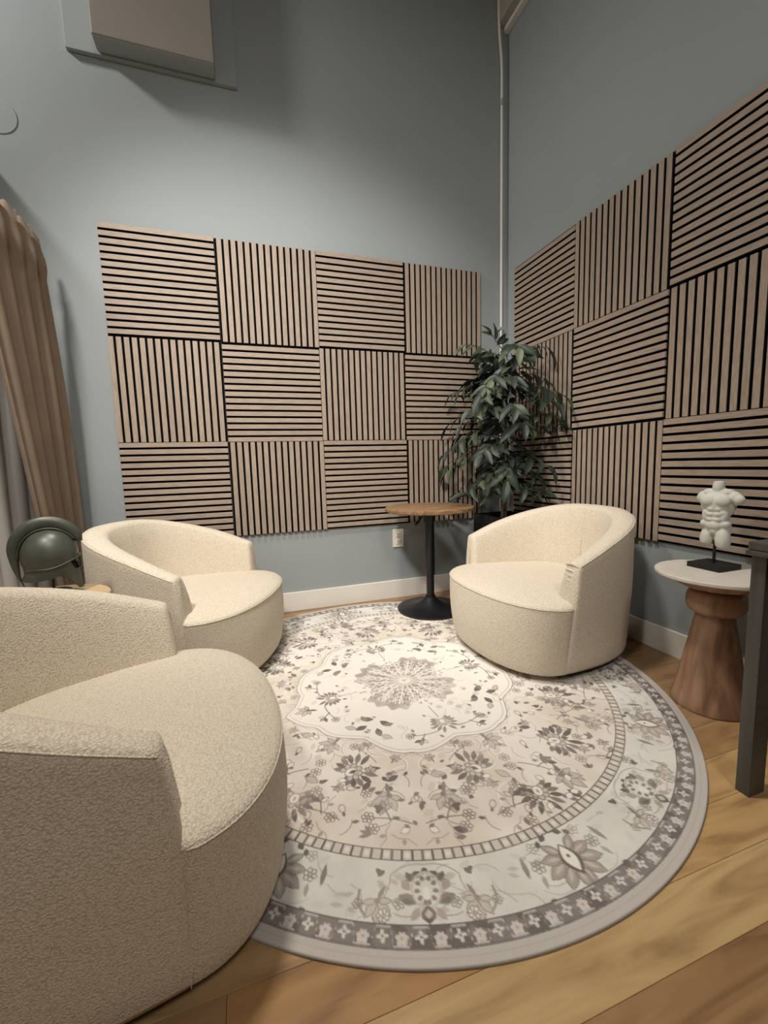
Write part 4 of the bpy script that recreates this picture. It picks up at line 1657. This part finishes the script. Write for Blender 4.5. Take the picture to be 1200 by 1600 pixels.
LM = [leaf_mesh('leaf', 0.132, 0.0245, 0.022, 0.35, 1), leaf_mesh('leaf', 0.118, 0.0235, 0.035, 0.25, 2), leaf_mesh('leaf', 0.150, 0.0250, 0.040, 0.4, 3),
      leaf_mesh('leaf', 0.108, 0.0225, 0.018, 0.3, 4)]
rp = random.Random(12)
OX, OY = -0.272, -0.365


def stem_pt(z, w_):
    t = (z - 0.55) / 1.3
    a = 2.5 * t + w_ * PI
    r_ = 0.013 * (1 - 0.3 * t)
    return Vector((r_ * math.cos(a) + 0.012 * math.sin(4 * t), r_ * math.sin(a) - 0.02 * t, z))


for w_, zt in ((0, 1.72), (1, 1.58)):
    zs = np.linspace(0.56, zt, 22)
    tube('trunk', [stem_pt(z, w_) for z in zs], [0.0125 - 0.008 * (i / 21) for i in range(22)], 'bark', pt, 9)


def inside(p):
    return p.x + OX < -0.05 and p.y + OY < -0.05


leaf_count = 0


def add_leaf(parent, p, d, up, size):
    global leaf_count
    d = d.normalized()
    tipp = p + d * 0.14 * size
    if tipp.x + OX > -0.035:
        d.x -= (tipp.x + OX + 0.035) / (0.14 * size) + 0.05
    if tipp.y + OY > -0.035:
        d.y -= (tipp.y + OY + 0.035) / (0.14 * size) + 0.05
    d.normalize()
    if p.x + OX > -0.045 or p.y + OY > -0.045:
        return
    side = up.cross(d)
    if side.length < 1e-3:
        side = Vector((1, 0, 0)).cross(d)
    side.normalize()
    zz = d.cross(side)
    mt = Matrix((d, side, zz)).transposed().to_4x4()
    o = link('leaf', LM[rp.randrange(4)], parent)
    o.matrix_local = Matrix.Translation(p) @ mt @ Matrix.Diagonal((size, size, size, 1))
    leaf_count += 1


nb_ = 42
for b_ in range(nb_):
    t = b_ / (nb_ - 1)
    z0 = 0.80 + 0.86 * t
    az = b_ * 2.39996 + rp.uniform(-0.25, 0.25)
    L = (0.27 + 0.12 * math.sin(PI * min(1, 0.15 + t * 0.9))) * rp.uniform(0.85, 1.12)
    d2 = Vector((math.cos(az), math.sin(az), 0))
    # turn branches that would meet one of the two walls along that wall
    if OX + d2.x * L > -0.11:
        d2.x = max(0.0, (-0.11 - OX) / L)
        d2.y = math.copysign(math.sqrt(max(0.05, 1 - d2.x ** 2)), d2.y)
    if OY + d2.y * L > -0.11:
        d2.y = max(0.0, (-0.11 - OY) / L)
        d2.x = -math.sqrt(max(0.05, 1 - d2.y ** 2)) if d2.x < 0.3 or OX + L > -0.11 else d2.x
        if b_ % 3 == 0:
            d2 = Vector((-0.75, -0.45, 0))
    if OX + d2.x * L > -0.10:
        d2.x = (-0.10 - OX) / L
    if t < 0.22 and d2.y < -0.3:
        L *= 0.75
    rise = rp.uniform(0.25, 0.55) if t > 0.25 else rp.uniform(0.10, 0.30)
    drp = rp.uniform(0.45, 0.85)
    s0 = stem_pt(z0, b_ % 2)
    pts = []
    for i in range(8):
        u = i / 7
        pts.append(s0 + d2 * L * u + Vector((0, 0, L * (rise * 1.7 * u - drp * u * u))))
    br = tube('branch', pts, [0.0042 - 0.0028 * i / 7 for i in range(8)], 'twig', pt, 5)
    nl = 7
    for i in range(nl):
        u = 0.30 + 0.70 * i / (nl - 1)
        fi = u * 7
        k0 = min(6, int(fi))
        p = pts[k0].lerp(pts[k0 + 1], fi - k0)
        tg = (pts[k0 + 1] - pts[k0]).normalized()
        sgn = 1 if i % 2 else -1
        sd = Vector((-d2.y, d2.x, 0)).normalized() * sgn
        dd = tg * 0.6 + sd * (0.8 if i < nl - 1 else 0.1) + Vector((0, 0, -rp.uniform(0.15, 0.75)))
        if p.z + dd.normalized().z * 0.13 < 0.70:
            dd.z = max(dd.z, -0.1)
        # blades face up and outwards
        upv = d2 * rp.uniform(0.3, 1.1) + Vector((rp.uniform(-0.5, 0.2), rp.uniform(-0.6, 0.1), rp.uniform(0.4, 1.0)))
        add_leaf(br, p, dd, upv, rp.uniform(0.85, 1.15))
# dense inner foliage, too tangled to tell apart
ivs, ifs = [], []
for n_ in range(150):
    t = rp.random()
    zc = 0.86 + 0.80 * t
    az = rp.uniform(0, 2 * PI)
    rad = rp.uniform(0.03, 0.17)
    c_ = Vector((rad * math.cos(az), rad * math.sin(az), zc))
    d_ = Vector((math.cos(az), math.sin(az), rp.uniform(-1.1, 0.1))).normalized()
    if c_.x + OX > -0.16 or c_.y + OY > -0.16:
        continue
    u_ = Vector((rp.uniform(-0.6, 0.6), rp.uniform(-0.9, 0.3), rp.uniform(0.2, 1.0)))
    sd_ = u_.cross(d_).normalized()
    nz_ = d_.cross(sd_)
    me_ = LM[n_ % 4]
    base = len(ivs)
    for v_ in me_.vertices:
        ivs.append(c_ + d_ * v_.co.x + sd_ * v_.co.y + nz_ * v_.co.z)
    for p_ in me_.polygons:
        ifs.append(tuple(base + k_ for k_ in p_.vertices))
inner_o = mesh_obj('inner_foliage', ivs, ifs, 'leaf_green', pt, True)
inner_o['kind'] = 'stuff'
# crown sprig
top = stem_pt(1.70, 0)
br = tube('branch', [top, top + Vector((-0.03, 0.02, 0.05)), top + Vector((-0.075, 0.03, 0.11))], [0.004, 0.003, 0.002], 'twig', pt, 5)
for (dx, dy, dz, px_, pz_) in ((-0.5, 0.0, 0.6, -0.075, 0.11), (0.15, 0, 1.0, -0.05, 0.075), (-0.9, -0.2, 0.25, -0.07, 0.10), (0.6, -0.3, 0.7, -0.03, 0.05), (0.8, 0.0, 0.4, -0.03, 0.05), (-0.3, -0.5, 0.2, -0.03, 0.05)):
    add_leaf(br, top + Vector((px_, 0.025, pz_)), Vector((dx, dy, dz)), Vector((0.3, -0.8, 0.4)), 0.85)
